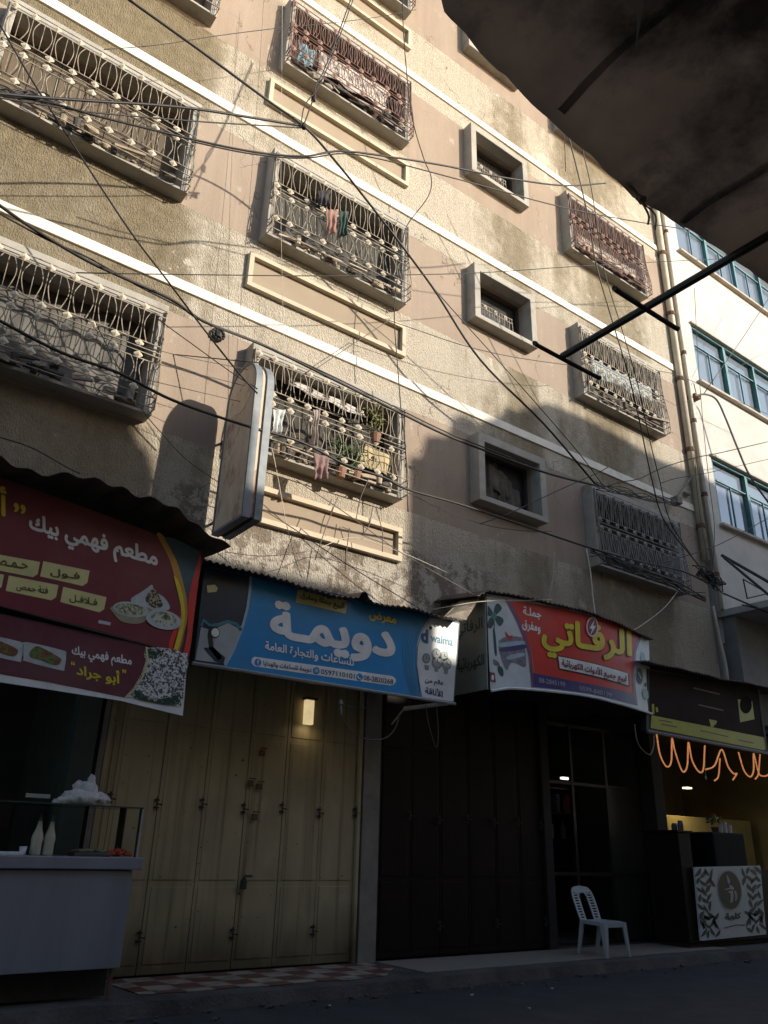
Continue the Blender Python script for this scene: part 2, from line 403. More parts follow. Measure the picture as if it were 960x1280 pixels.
# ------------------------------------------------------------------ printed sign boards
class Board:
    """a sign face standing in the street; prints lie on it in thin layers"""
    def __init__(s, parent, y, curve=None):
        s.p = parent; s.y = y; s.curve = curve; s.k = 1
    def yf(s, x): return s.curve(x) if s.curve else s.y
    def pt(s, px, py):
        y = s.y
        for _ in range(6 if s.curve else 1):
            q = P(px, py, y); y = s.yf(q.x) if s.curve else y
        return q
    def _finish(s, bm, mat, name, lay, step=0.12):
        if s.curve:
            xs = [v.co.x for v in bm.verts]; x = math.floor(min(xs) / step) * step
            while x < max(xs):
                bmesh.ops.bisect_plane(bm, geom=bm.verts[:] + bm.edges[:] + bm.faces[:], plane_co=(x, 0, 0), plane_no=(1, 0, 0)); x += step
        ol = bm.verts.layers.float.get('off')
        for v in bm.verts: v.co.y = s.yf(v.co.x) - 0.003 * lay - (v[ol] if ol else 0)
        m = MB.__new__(MB); m.bm = bm
        return m.build(name, mat, s.p, fix=False)
    def poly(s, pts, mat, name, lay=1, sm=None):
        bm = bmesh.new(); pl = pts if isinstance(pts[0][0], (tuple, list)) else [pts]
        if sm or (sm is None and name in ('food_picture', 'tool_picture', 'fan_picture', 'stripe', 'damask_pattern')):
            out = []
            for one in pl:
                n = len(one); q = []
                for i in range(n):
                    a, b_, c, d = one[i - 1], one[i], one[(i + 1) % n], one[(i + 2) % n]
                    for t in (0, .33, .67):
                        q.append(tuple(.5 * (2 * b_[k] + (c[k] - a[k]) * t + (2 * a[k] - 5 * b_[k] + 4 * c[k] - d[k]) * t * t + (3 * b_[k] - a[k] - 3 * c[k] + d[k]) * t ** 3) for k in (0, 1)))
                out.append(q)
            pl = out
        for one in pl:
            f = bm.faces.new([bm.verts.new(s.pt(*p)) for p in one]); f.normal_update()
            if f.normal.y > 0: f.normal_flip()
        bmesh.ops.triangulate(bm, faces=bm.faces[:])
        return s._finish(bm, mat, name, lay)
    def disc(s, c, rx, ry, mat, name, lay=1, n=20, tilt=0.0):
        return s.poly([(c[0] + rx * math.cos(2 * math.pi * k / n), c[1] + ry * math.sin(2 * math.pi * k / n) + tilt * rx * math.cos(2 * math.pi * k / n)) for k in range(n)], mat, name, lay)
    def line(s, pts, wpx, mat, name, lay=1):
        """stroke along pixels"""
        q = []
        L, R_ = [], []
        for i, p in enumerate(pts):
            a = pts[max(0, i - 1)]; b = pts[min(len(pts) - 1, i + 1)]
            dx, dy = b[0] - a[0], b[1] - a[1]; l = math.hypot(dx, dy) or 1
            L.append((p[0] - dy / l * wpx / 2, p[1] + dx / l * wpx / 2)); R_.append((p[0] + dy / l * wpx / 2, p[1] - dx / l * wpx / 2))
        return s.poly([[L[i], L[i + 1], R_[i + 1], R_[i]] for i in range(len(pts) - 1)], mat, name, lay)
    def text(s, txt, L, R_, h, mat, lay=3, ar=True, bold=0.02, name='lettering'):
        bm = text_polys(txt, ar, bold)
        xs = [v.co.x for v in bm.verts]; ys = [v.co.y for v in bm.verts]
        x0, x1, y0, y1 = min(xs), max(xs), min(ys), max(ys)
        for v in bm.verts:
            u = (v.co.x - x0) / (x1 - x0); k = (v.co.y - y0) / (y1 - y0) - 0.5
            v.co = s.pt(L[0] + (R_[0] - L[0]) * u, L[1] + (R_[1] - L[1]) * u - k * h)
        return s._finish(bm, mat, name, lay)

# ================================================================== SETTING: ground
gm = mk('asphalt', (0.030, 0.029, 0.030), 0.85, 0.35, 2.2, 0.9, 45, patch=(0.05, 0.045, 0.04), thr=0.54)
pv = mk('pavement', (0.075, 0.066, 0.058), 0.85, 0.4, 2.5, 0.7, 30, patch=(0.035, 0.03, 0.027), thr=0.52)
b = MB(); b.grid(lambda u, v: (-60 + 140 * u, -60 + 120 * v, -0.13 + 0.02 * noise.noise(Vector((u * 90, v * 90, 0)))), 120, 100)
tag(b.build('road', gm, smooth=True), kind='structure')
def kerb_y(x): return -1.22 + 0.07 * noise.noise(Vector((x * 1.3, 0, 3))) + 0.04 * noise.noise(Vector((x * 5, 0, 9)))
b = MB(); N = 150
top = [(-8 + 34 * i / N, kerb_y(-8 + 34 * i / N)) for i in range(N + 1)]
for i in range(N):
    (xa, ya), (xb, yb) = top[i], top[i + 1]
    za, zb = [-0.008 - 0.02 * abs(noise.noise(Vector((x * 3, 5, 0)))) for x in (xa, xb)]
    b.face(((xa, ya, za), (xb, yb, zb), (xb, yb + .18, 0), (xa, ya + .18, 0)))
    b.face(((xa, ya + .18, 0), (xb, yb + .18, 0), (xb, 6, 0), (xa, 6, 0)))
    b.face(((xa, ya - .05, -0.16), (xb, yb - .05, -0.16), (xb, yb, zb), (xa, ya, za)))
tag(b.build('pavement', pv, smooth=False), kind='structure')
def tile_mat():
    m = bpy.data.materials.new('checker_tiles'); m.use_nodes = True; g = NT(m); bs = m.node_tree.nodes['Principled BSDF']
    tc = g.n('ShaderNodeTexCoord'); mp = g.n('ShaderNodeMapping', Vector=tc.outputs['Object'], Scale=(1, 1, 1))
    ch = g.n('ShaderNodeTexChecker', Vector=mp.outputs['Vector'], Scale=3.4)
    ch.inputs['Color1'].default_value = (0.15, 0.055, 0.04, 1); ch.inputs['Color2'].default_value = (0.36, 0.30, 0.24, 1)
    nn = g.n('ShaderNodeTexNoise', Vector=tc.outputs['Object'], Scale=4.0, Detail=7.0)
    d = g.ramp(nn.outputs['Fac'], [(0.42, 0.0), (0.7, 0.8)])
    m.node_tree.links.new(g.mix(d, ch.outputs['Color'], (0.07, 0.056, 0.045)), bs.inputs['Base Color']); bs.inputs['Roughness'].default_value = 0.5
    return m
b = MB()
tp = [(3.25, -0.03), (6.55, -0.03), (6.6, -0.55), (6.15, -1.0), (5.6, -1.08), (5.2, -1.0), (4.7, -1.06), (4.3, -0.98), (3.8, -1.02), (3.3, -0.95)]
b.prism([(x, y, 0.004) for x, y in tp], (0, 0, 0.006))
tag(b.build('tiled_floor', tile_mat()), kind='structure')
b = MB(); b.box(6.72, 12.9, -1.02, -0.02, 0.004, 0.012); tag(b.build('shop_step', mk('terrazzo', (0.25, 0.215, 0.18), 0.6, 0.15, 30, patch=(0.15, 0.125, 0.105), thr=0.56)), kind='structure')

# ================================================================== apartment building
apt = thing('apartment_building', (0, 0, 0), 'cream and pinkish brown stuccoed apartment block with barred box windows and white bands', 'building')
COLS = dict(L=(-0.05, 2.77), M=(4.06, 6.86), R=(8.50, 10.20), S=(11.52, 14.36))
ROWS = [(6.34, 8.06), (10.08, 11.90), (13.93, 15.66), (17.72, 19.45)]
RROWS = [(6.83, 8.14), (10.62, 11.91), (14.32, 15.68), (18.1, 19.45)]
FD = 0.24
wins = []
for c, (xa, xb) in COLS.items():
    for r in range(4):
        za, zb = (RROWS if c == 'R' else ROWS)[r]
        wins.append((c, r, xa, xb, za, zb))
def inner(c, xa, xb, za, zb):
    return (xa + .15, xb - .15, za + .10, zb - .16) if c == 'R' else (xa + .12, xb - .12, za + .045, zb - .20)
holes = [inner(c, xa, xb, za, zb) for c, r, xa, xb, za, zb in wins]
b = MB()
def wall_holes(b, x0, x1, z0, z1, holes, y0, th):
    xs = sorted({x0, x1} | {h[0] for h in holes} | {h[1] for h in holes})
    zs = sorted({z0, z1} | {h[2] for h in holes} | {h[3] for h in holes})
    for i in range(len(xs) - 1):
        for j in range(len(zs) - 1):
            cx, cz = (xs[i] + xs[i + 1]) / 2, (zs[j] + zs[j + 1]) / 2
            if any(h[0] < cx < h[1] and h[2] < cz < h[3] for h in holes): continue
            b.face(((xs[i], y0, zs[j]), (xs[i + 1], y0, zs[j]), (xs[i + 1], y0, zs[j + 1]), (xs[i], y0, zs[j + 1])))
    for h in holes:
        a, c, d, e = h
        b.face(((a, y0, d), (a, y0 + th, d), (a, y0 + th, e), (a, y0, e))); b.face(((c, y0, d), (c, y0, e), (c, y0 + th, e), (c, y0 + th, d)))
        b.face(((a, y0, d), (c, y0, d), (c, y0 + th, d), (a, y0 + th, d))); b.face(((a, y0, e), (a, y0 + th, e), (c, y0 + th, e), (c, y0, e)))
wall_holes(b, -9, 15.56, 3.9, 23, holes, 0.0, 0.25)
b.face(((15.56, 0, 3.9), (15.56, 3, 3.9), (15.56, 3, 23), (15.56, 0, 23))); b.face(((-9, 0, 23), (15.56, 0, 23), (15.56, 3, 23), (-9, 3, 23)))
b.face(((-9, 0.0, 3.9), (-9, 0.25, 3.9), (15.56, 0.25, 3.9), (15.56, 0.0, 3.9)))
bmesh.ops.remove_doubles(b.bm, verts=b.bm.verts[:], dist=1e-4)
b.build('wall', M['facade'], apt, fix=False)
# ground floor piers, back walls of the shops
PIERM = mk('pier_plaster', (0.22, 0.20, 0.175), 0.85, 0.2, 3, 0.3, 30, patch=(0.10, 0.08, 0.06), thr=0.58)
for xa, xb in ((6.46, 6.73), (9.95, 10.12), (12.86, 13.15), (2.86, 2.92)):
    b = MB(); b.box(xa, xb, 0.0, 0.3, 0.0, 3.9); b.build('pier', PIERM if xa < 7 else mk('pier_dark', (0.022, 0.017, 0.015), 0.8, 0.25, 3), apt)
b = MB()
b.face(((-9, .25, 3.895), (30, .25, 3.895), (30, 3.6, 3.895), (-9, 3.6, 3.895))); b.face(((-9, 3.6, -.2), (30, 3.6, -.2), (30, 3.6, 23), (-9, 3.6, 23)))
b.face(((-9, 0.26, -.2), (-9, 3.6, -.2), (-9, 3.6, 23), (-9, .26, 23)))
def room(b, xa, xb, ya, yb, za, zb):
    b.face(((xa, yb, za), (xb, yb, za), (xb, yb, zb), (xa, yb, zb)))
    b.face(((xa, ya, za), (xa, yb, za), (xa, yb, zb), (xa, ya, zb))); b.face(((xb, ya, za), (xb, yb, za), (xb, yb, zb), (xb, ya, zb)))
    b.face(((xa, ya, zb), (xb, ya, zb), (xb, yb, zb), (xa, yb, zb)))
room(b, -9, 2.86, 0.3, 3.2, 0, 3.88); room(b, 10.12, 12.86, 0.3, 3.4, 0, 3.88)
room(b, 2.92, 6.46, 0.28, 0.6, 0, 3.88); room(b, 6.73, 9.95, 0.28, 0.6, 0, 3.88)
b.build('shop_interior', M['darkwall'], apt, fix=False)
b = MB(); room(b, 13.15, 18.2, 0.1, 3.0, 0, 3.8); b.build('cafe_interior', mk('cafe_wall', (0.34, 0.28, 0.12), 0.7, 0.2, 1.5, patch=(0.30, 0.20, 0.08), thr=.55), apt, fix=False)
# white string courses
for za, zb in ((8.57, 8.736), (12.345, 12.53), (16.10, 16.27), (19.87, 20.05)):
    b = MB(); b.bbox(-9, 15.40, -0.035, 0.02, za, zb, 0.008); b.build('string_course', M['white_band'], apt)
# framed panels under the middle windows
for za, zb in ((5.38, 5.93), (9.12, 9.76), (13.0, 13.58), (16.82, 17.40)):
    xa, xb, t = 3.92, 6.97, 0.075
    b = MB()
    b.box(xa, xb, -0.09, 0.01, za, za + t); b.box(xa, xb, -0.09, 0.01, zb - t, zb); b.box(xa, xa + t, -0.088, 0.01, za + t, zb - t); b.box(xb - t, xb, -0.088, 0.01, za + t, zb - t)
    f = b.build('panel_frame', M['moulding'], apt)
    b = MB(); b.box(xa + t, xb - t, -0.006, 0.01, za + t, zb - t); b.build('panel_field', M['panel_paint'], f)

# window surrounds, grilles and what fills the openings
SP = {'L': (2.77 - .05, 10, 'cream'), }
def ring(b, o, i, y0, y1):
    (xa, xb, za, zb), (a, c, d, e) = o, i
    O = [(xa, za), (xb, za), (xb, zb), (xa, zb)]; I = [(a, d), (c, d), (c, e), (a, e)]
    for k in range(4):
        j = (k + 1) % 4
        b.face([(O[k][0], y0, O[k][1]), (O[j][0], y0, O[j][1]), (I[j][0], y0, I[j][1]), (I[k][0], y0, I[k][1])])
        b.face([(O[k][0], y0, O[k][1]), (O[k][0], y1, O[k][1]), (O[j][0], y1, O[j][1]), (O[j][0], y0, O[j][1])])
        b.face([(I[k][0], y0, I[k][1]), (I[j][0], y0, I[j][1]), (I[j][0], y1, I[j][1]), (I[k][0], y1, I[k][1])])
    bmesh.ops.remove_doubles(b.bm, verts=b.bm.verts[:], dist=1e-5)
def two_tone(o, nf, mat):
    o.data.materials.append(mat)
    for p in o.data.polygons:
        if p.index >= nf: p.material_index = 1
def basket(xa, xb, za, zb, n, seed, straight=True, dense=False, bulge=0.2):
    """wrought window basket; returns iron mesh and ornament mesh"""
    rnd = random.Random(seed); I, D = MB(), MB(); h = zb - za
    yf = lambda f: -FD - 0.03 - bulge * (0.15 + 0.85 * max(0, min(1, (f - .3) / .45)) ** 1.3) * (1 if f < .93 else 0.9)
    X0, X1 = xa + .03, xb - .03
    pt = lambda x, f: Vector((x, yf(f), zb - f * h))
    rails = [.015, .085, .385, .455, .50, .57, .83, .90, .985]
    for f in rails:
        q = [(X0, -FD + .005, zb - f * h), pt(X0, f), pt((X0 + X1) / 2, f) + Vector((0, 0, rnd.uniform(-.006, .006))), pt(X1, f), (X1, -FD + .005, zb - f * h)]
        for a, c in zip(q[:-1], q[1:]): I.tube((a, c), .0085, 4)
    for x in (X0, X1):
        I.tube([pt(x, f) for f in (0, .2, .4, .6, .8, 1)], .010, 4)
        for k in range(1, 3):
            I.tube([Vector((x, -FD + (yf(f) + FD) * k / 3, zb - f * h)) for f in (0, .4, .7, 1)], .007, 4)
    for k in range(-1, 5):
        I.tube([pt(X0 + (X1 - X0) * max(0, k) / 4, .985), (X0 + (X1 - X0) * max(0, k) / 4, -FD, za + .02)], .007, 4)
    sp = (X1 - X0) / n
    for i in range(n):
        x = X0 + (i + .5) * sp
        for f in (.05, .42, .535, .865):
            D.diamond(pt(x - sp * .5 + (.05 if i == 0 else 0) + rnd.uniform(-.012, .012), f + rnd.uniform(-.006, .006)) - Vector((0, .008, 0)), .054 + .008 * rnd.random(), .03, .058)
        def curvy(xc, fa, fb, amp):
            q = []; jit = rnd.uniform(.85, 1.12); lean = rnd.uniform(-.010, .010)
            for k in range(9):
                t = k / 8; a = math.sin(math.pi * t); a = (a ** 1.0) * amp + math.sin(2 * math.pi * t) * amp * .12
                q.append(pt(xc + a * jit + lean * (t - .5), fa + (fb - fa) * t))
            I.tube(q, .0072, 4, caps=False)
        for fa, fb in ((.085, .385), (.57, .83)):
            curvy(x - sp * .20, fa, fb, -sp * .19); curvy(x + sp * .20, fa, fb, sp * .19)
            if straight or dense: I.tube((pt(x, fa), pt(x, fb)), .0062, 4, caps=False)
            I.tube((pt(x - sp * .5, fa), pt(x - sp * .5, fb)), .0058, 4, caps=False)
            if dense:
                for o in (-.2, .2): I.tube((pt(x + sp * o, fa), pt(x + sp * o, fb)), .0062, 4, caps=False)
                curvy(x, fa, fb, sp * .16)
    return I, D
FILL = {('L', 0): ((0.12, 0.112, 0.10), 'curtain'), ('L', 1): ((0.105, 0.08, 0.052), 'shutter'), ('L', 2): ((0.12, 0.10, 0.08), 'curtain'),
        ('M', 0): ((0.05, 0.046, 0.038), 'curtain'), ('M', 1): ((0.06, 0.057, 0.048), 'curtain'), ('M', 2): ((0.06, 0.027, 0.018), 'shutter'),
        ('S', 0): ((0.05, 0.045, 0.042), 'curtain'), ('S', 1): ((0.06, 0.055, 0.048), 'curtain'), ('S', 2): ((0.06, 0.032, 0.024), 'shutter')}
for c, r, xa, xb, za, zb in wins:
    if (c, r) == ('L', 3): pass
    b = MB(); inn = inner(c, xa, xb, za, zb)
    ring(b, (xa, xb, za, zb), inn, -FD, 0.0)
    wn = b.build('window', M['surround'], apt)
    bv = wn.modifiers.new('bevel', 'BEVEL'); bv.width = .012; bv.segments = 2; bv.limit_method = 'ANGLE'
    a, d, e, f = inn
    if c == 'R':
        b = MB(); fr = .05
        b.box(a, d, .10, .15, e, e + fr); b.box(a, d, .10, .15, f - fr, f); b.box(a, a + fr, .10, .15, e + fr, f - fr); b.box(d - fr, d, .10, .15, e + fr, f - fr)
        b.build('sash', mk('sash_brown', (0.05, 0.035, 0.028), 0.5), wn)
        b = MB(); b.box(a, d, .20, .23, e, f); b.build('pane', M['glass_dark'], wn)
        I, D = MB(), MB()
        zt = e + (f - e) * (.56 if r else .0)
        if r:
            for z in (e + .03, zt - .1, zt): I.tube(((a + .02, .05, z), (d - .25, .05, z)), .009, 4)
            k = 0; x = a + .08
            while x < d - .28:
                I.tube(((x, .05, e), (x, .05, zt)), .008, 4); I.tube([(x + .07, .05, e), (x + .10, .05, (e + zt) / 2), (x + .07, .05, zt)], .007, 4)
                if k % 2 == 0: D.diamond((x + .035, .04, zt - .05), .045, .03, .06)
                x += .14; k += 1
            nf = len(I.bm.faces); I.merge(D.bm); go = I.build('grille', M['grille_cream'], wn); two_tone(go, nf, M['knob_cream'])
        else:
            I.bm.free(); D.bm.free()
            b = MB()
            b.slab(lambda u, v: (a + .04 + u * .62, .165 + .025 * math.sin(u * 22 + v), e + .02 + v * (f - e) * .93), 24, 6, (0, .008, 0))
            b.slab(lambda u, v: (a + .7 + u * (d - a - .85), .16 + .03 * math.sin(u * 17 + 2 * v), e + .02 + (v + .15 * math.sin(5 * u) * v) * (f - e) * .62), 20, 6, (0, .008, 0))
            b.slab(lambda u, v: (a + .45 + u * .5, .15 + .02 * math.sin(u * 12 + 3 * v), e + .45 + v * (f - e) * .45 - .12 * u), 14, 6, (0, .008, 0))
            b.build('curtain', mk('rag_curtain', (0.10, 0.085, 0.07), 0.95, 0.5, 3, 0.2, 30), wn, smooth=True)
        continue
    col, kind = FILL.get((c, r), ((0.08, 0.07, 0.06), 'curtain'))
    mt = mk('fill_%s%d' % (c.lower(), r), col, 0.85, 0.22, 2.2, 0.15, 25, stretch=(1, 1, .35))
    b = MB()
    if kind == 'curtain':
        ph = ord(c) * 3 + r
        b.slab(lambda u, v: (a + u * (d - a), .17 + .022 * math.sin(u * 55 + 2 * math.sin(v * 4)) + .02 * noise.noise(Vector((u * 6, v * 3, ph))), e + v * (f - e)), 90, 8, (0, .02, 0))
    else:
        nb = 7
        for k in range(nb): b.box(a + (d - a) * k / nb + .006, a + (d - a) * (k + 1) / nb - .006, .16, .19, e, f)
        b.box(a, d, .19, .2, e, f)
    b.build(kind, mt, wn, smooth=(kind == 'curtain'))
    gm_ = {'M2': 'grille_rust', 'S2': 'grille_rust', 'S0': 'grille_grey', 'M3': 'grille_rust', 'S3': 'grille_grey'}.get(c + str(r), 'grille_cream')
    n = {'L': 9, 'M': 9, 'S': 10}[c]
    I, D = basket(xa, xb, za, zb - .12, n, r * 5 + ord(c), straight=True, dense=(c == 'S' or (c, r) == ('M', 2)), bulge=0.10 if c == 'S' else 0.13)
    nf = len(I.bm.faces); I.merge(D.bm); go = I.build('grille', M[gm_], wn); two_tone(go, nf, M[gm_.replace('grille', 'knob')])

# ================================================================== neighbouring building on the right
nb = thing('office_building', (15.9, 0, 0), 'white building with turquoise framed windows right of the cream apartment block', 'building')
nwall = mk('white_facade', (0.52, 0.495, 0.45), 0.85, 0.12, 1.2, 0.35, 60, patch=(0.38, 0.42, 0.38), thr=0.57)
ROWN = []
qa, qb = P(848, 313, .02), P(866, 407, .02); qc, qd = P(876, 478, .02), P(893, 573, .02); qe = P(903, 656, .02)
NX = qa.x - .1
rows = [(qe.z, qd.z), (qc.z, qb.z), (qa.z, qa.z + (qb.z - qc.z))]
nh = [(16.55, 26.5, z0, z1) for z0, z1 in rows]
b = MB(); wall_holes(b, 15.82, 30, 3.9, 23, nh, 0.02, 0.22)
b.face(((15.82, .02, 3.9), (15.82, 2, 3.9), (15.82, 2, 23), (15.82, .02, 23)))
b.box(15.82, 16.12, -0.05, 0.03, 5.6, 23)
bmesh.ops.remove_doubles(b.bm, verts=b.bm.verts[:], dist=1e-4); b.build('wall', nwall, nb, fix=False)
teal = mk('teal_frame', (0.05, 0.17, 0.185), 0.5, 0.2, 3)
for (a, d, z0, z1) in nh:
    b = MB(); t = .06
    b.box(a, d, .05, .13, z0, z0 + t); b.box(a, d, .05, .13, z1 - t, z1)
    x = a; k = 0
    while x < d:
        b.box(x, x + .075, .04, .14, z0 + t, z1 - t)
        if k % 3 == 1: b.box(x + .09, x + .17, .07, .15, z0 + t, z1 - t)
        x += 1.5; k += 1
    b.box(a, d, .07, .12, z0 + (z1 - z0) * .68, z0 + (z1 - z0) * .68 + .03)
    x = a + .8
    while x < d: b.box(x, x + .025, .08, .12, z0 + t, z0 + (z1 - z0) * .68); x += 1.5
    fr = b.build('window', teal, nb)
    x = a; k = 0
    while x < d:
        b = MB(); b.box(x + .04, x + 1.48, .150 + .012 * (k % 2), .155 + .012 * (k % 2), z0 + .02, z1 - .02)
        b.build('pane', M['glass'], fr); x += 1.5; k += 1
    b = MB(); b.bbox(a - .08, d + .1, -.10, .06, z0 - .07, z0 - .002, .008); b.bbox(a - .04, d + .1, -.05, .04, z1 + .002, z1 + .06, .008)
    b.build('sill', mk('stone_sill', (0.42, 0.36, 0.30), 0.8), nb)
# concrete canopy over the shops and the dark fascia under it
b = MB(); z = P(905, 745, -.9).z
b.bbox(15.75, 30, -1.3, 0.0, z - .05, z + .1, .01); b.build('canopy', mk('canopy_concrete', (0.36, 0.36, 0.36), 0.8, 0.15, 2), nb)
b = MB(); b.box(18.2, 30, -0.02, 0.2, 0.0, 3.9); b.box(15.85, 30, -.35, .018, 3.9, z - .055); b.build('ground_storey_wall', mk('grey_fascia', (0.17, 0.17, 0.17), 0.7, 0.2, 2), nb)

# drainpipes between the two buildings
pm = mk('pipe_paint', (0.52, 0.45, 0.34), 0.6, 0.15, 3, patch=(0.25, 0.15, 0.09), thr=0.62)
def pipe(x, y, z0, z1, r, label, mat=pm):
    t = thing('drainpipe', (x, y, z0), label, 'pipe', None)
    b = MB(); b.tube([(x, y, z0), (x, y, (z0 + z1) / 2), (x, y, z1)], r, 10); b.build('pipe', mat, t, smooth=True)
    z = z0 + .8
    while z < z1:
        b = MB(); b.lathe((x, y, z), [(r * 1.25, -.05), (r * 1.3, 0), (r * 1.25, .05)], 10); b.box(x - .02, x + .02, y, .06, z - .015, z + .015)
        b.build('collar', mk('rust', (0.13, 0.07, 0.04), 0.9), t); z += 1.95
pipe(15.47, -.10, 7.4, 23, .085, 'thick beige drainpipe running down the right corner of the apartment block')
pipe(15.72, -.16, 6.3, 23, .05, 'thin white pipe with rusty collars in the corner beside the thick drainpipe', mk('pipe_white', (0.62, 0.57, 0.48), 0.6, 0.15, 3, patch=(0.3, 0.18, 0.1), thr=0.6))
b = MB(); b.tube(spline([(15.52, -.08, 6.35), (15.55, -.1, 5.8), (15.62, -.12, 5.0), (15.6, -.1, 4.3)]), .035, 8)
tag(b.build('drain_hose', pm, smooth=True), 'pale hose hanging down the corner below the thick drainpipe', 'hose')

# ================================================================== houses across the street, behind the viewer: they cast the big shadow
om = mk('opposite_wall', (0.30, 0.255, 0.20), 0.9, 0.15, 1.5)
def opp(name, prof, label, dep=6.0, y0=-11.0):
    b = MB(); k = .6
    b.prism([(x, y0, zz) for x, zz in prof], (k * dep, -dep, 0))
    o = tag(b.build(name, om), label, 'building')
    return o
opp('corner_house', [(-16, -.2), (9.65, -.2), (9.65, 10.55), (9.5, 10.9), (9.35, 11.0), (9.1, 11.45), (8.7, 11.5), (8.55, 11.95), (7.9, 12.0), (7.0, 12.2), (6.2, 12.15), (5.4, 12.4), (-16, 12.4)], 'four storey house across the street whose stepped roof shades the lower left windows')
b = MB(); rnd = random.Random(27)  # unseen rods and bundles added to break up this house's shadow edge
for k in range(14):
    x = rnd.uniform(4.5, 9.3); z = 12.2 if x < 8 else 11.2
    b.tube(((x, -11.4, z - .6), (x + rnd.uniform(-.2, .2), -11.4, z + rnd.uniform(.1, .5))), rnd.uniform(.01, .03), 4)
for x, z in ((5.6, 12.3), (7.4, 12.1)): b.blob((x, -11.5, z + .1), .3, (1.3, 1, .7), .4, 2, 2)
tag(b.build('shadow_breakers', M['dark']), 'unseen rods and bundles added to break up the shadow of the four storey house', 'rods', kind='stuff')
opp('low_house', [(9.3, -.2), (13.05, -.2), (13.05, 9.75), (9.3, 9.75)], 'low flat roofed house across the street letting the sun through above it', 6.0, -11.04)
b = MB(); b.box(12.6, 14.9, -11.6, -11.4, -.2, 8.5); tag(b.build('alley_sun_stop', om), 'unseen wall added across the street to cut off low sun between two houses', 'wall')  # unseen wall added to stop the sunbeam low in the alley
opp('tall_house', [(13.75, -.2), (38, -.2), (38, 14.6), (23.5, 14.62), (22.2, 14.60), (21.0, 14.5), (19.6, 14.62), (18.4, 14.66), (17.25, 14.6), (16.3, 14.05), (16.1, 14.1), (15.95, 13.85), (15.3, 13.42), (14.7, 13.08), (14.55, 12.9), (14.1, 12.75), (13.98, 12.3), (13.75, 12.25)], 'tall house across the street with a stepped roofline shading the lower right wall')
b = MB(); rnd = random.Random(17)  # unseen rods and sacks, put in to make the roofline's shadow ragged
for k in range(16):
    x = rnd.uniform(14.2, 24); z = 12.6 + (x - 13.75) * .62 if x < 17 else 14.5
    b.tube(((x, -11.3, z - .6), (x + rnd.uniform(-.1, .1), -11.3, z + rnd.uniform(.15, .7))), .012, 4)
for x, z in ((15.4, 13.4), (20.3, 14.5)): b.blob((x, -11.6, z + .1), .26, (1.3, 1, .9), .3, 2, 2)
tag(b.build('shadow_breakers', M['dark']), 'unseen rods and sacks added to roughen the shadow edge of the tall house', 'rods', kind='stuff')

# ================================================================== folding metal doors
def folding_door(name, label, xs, z0, z1, rails, mat, matf, xseam, bolts=True, yb=.06):
    t = thing(name, ((xs[0] + xs[-1]) / 2, yb, z0), label, 'metal door')
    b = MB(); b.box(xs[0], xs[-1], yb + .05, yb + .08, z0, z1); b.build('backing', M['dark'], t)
    b = MB()
    b.bbox(xs[0] - .05, xs[0] - .004, yb - .05, yb + .08, z0, z1, .006); b.bbox(xs[-1] + .004, xs[-1] + .05, yb - .05, yb + .08, z0, z1, .006)
    b.build('frame', matf, t)
    rnd = random.Random(int(xs[0] * 100))
    for i in range(len(xs) - 1):
        a, c = xs[i] + .004, xs[i + 1] - (.007 if abs(xs[i + 1] - xseam) < .01 else .003)
        dy = rnd.uniform(-.004, .004); b = MB()
        b.bbox(a, c, yb + dy, yb + .03 + dy, z0 + .02, z1, .004)
        for k in range(len(rails) - 1):
            za, zb = rails[k] + .035, rails[k + 1] - .035
            b.bbox(a + .045, c - .035, yb - .009 + dy, yb + .005 + dy, za, zb, .005)
        lf = b.build('door_leaf', mat, t)
        if bolts:
            for z in ((1.72, .38) if i % 2 else (1.75,)):
                b = MB(); x = c - .02
                b.tube(((x, yb - .04 + dy, z - .07), (x, yb - .04 + dy, z + .07)), .010, 6); b.tube(((x, yb - .04 + dy, z), (x + .06, yb - .05 + dy, z - .01)), .008, 6)
                b.box(x - .03, x + .03, yb - .03 + dy, yb - .015 + dy, z - .05, z - .03); b.box(x - .03, x + .03, yb - .03 + dy, yb - .015 + dy, z + .03, z + .05)
                b.build('bolt', M['black_iron'], lf)
    return t
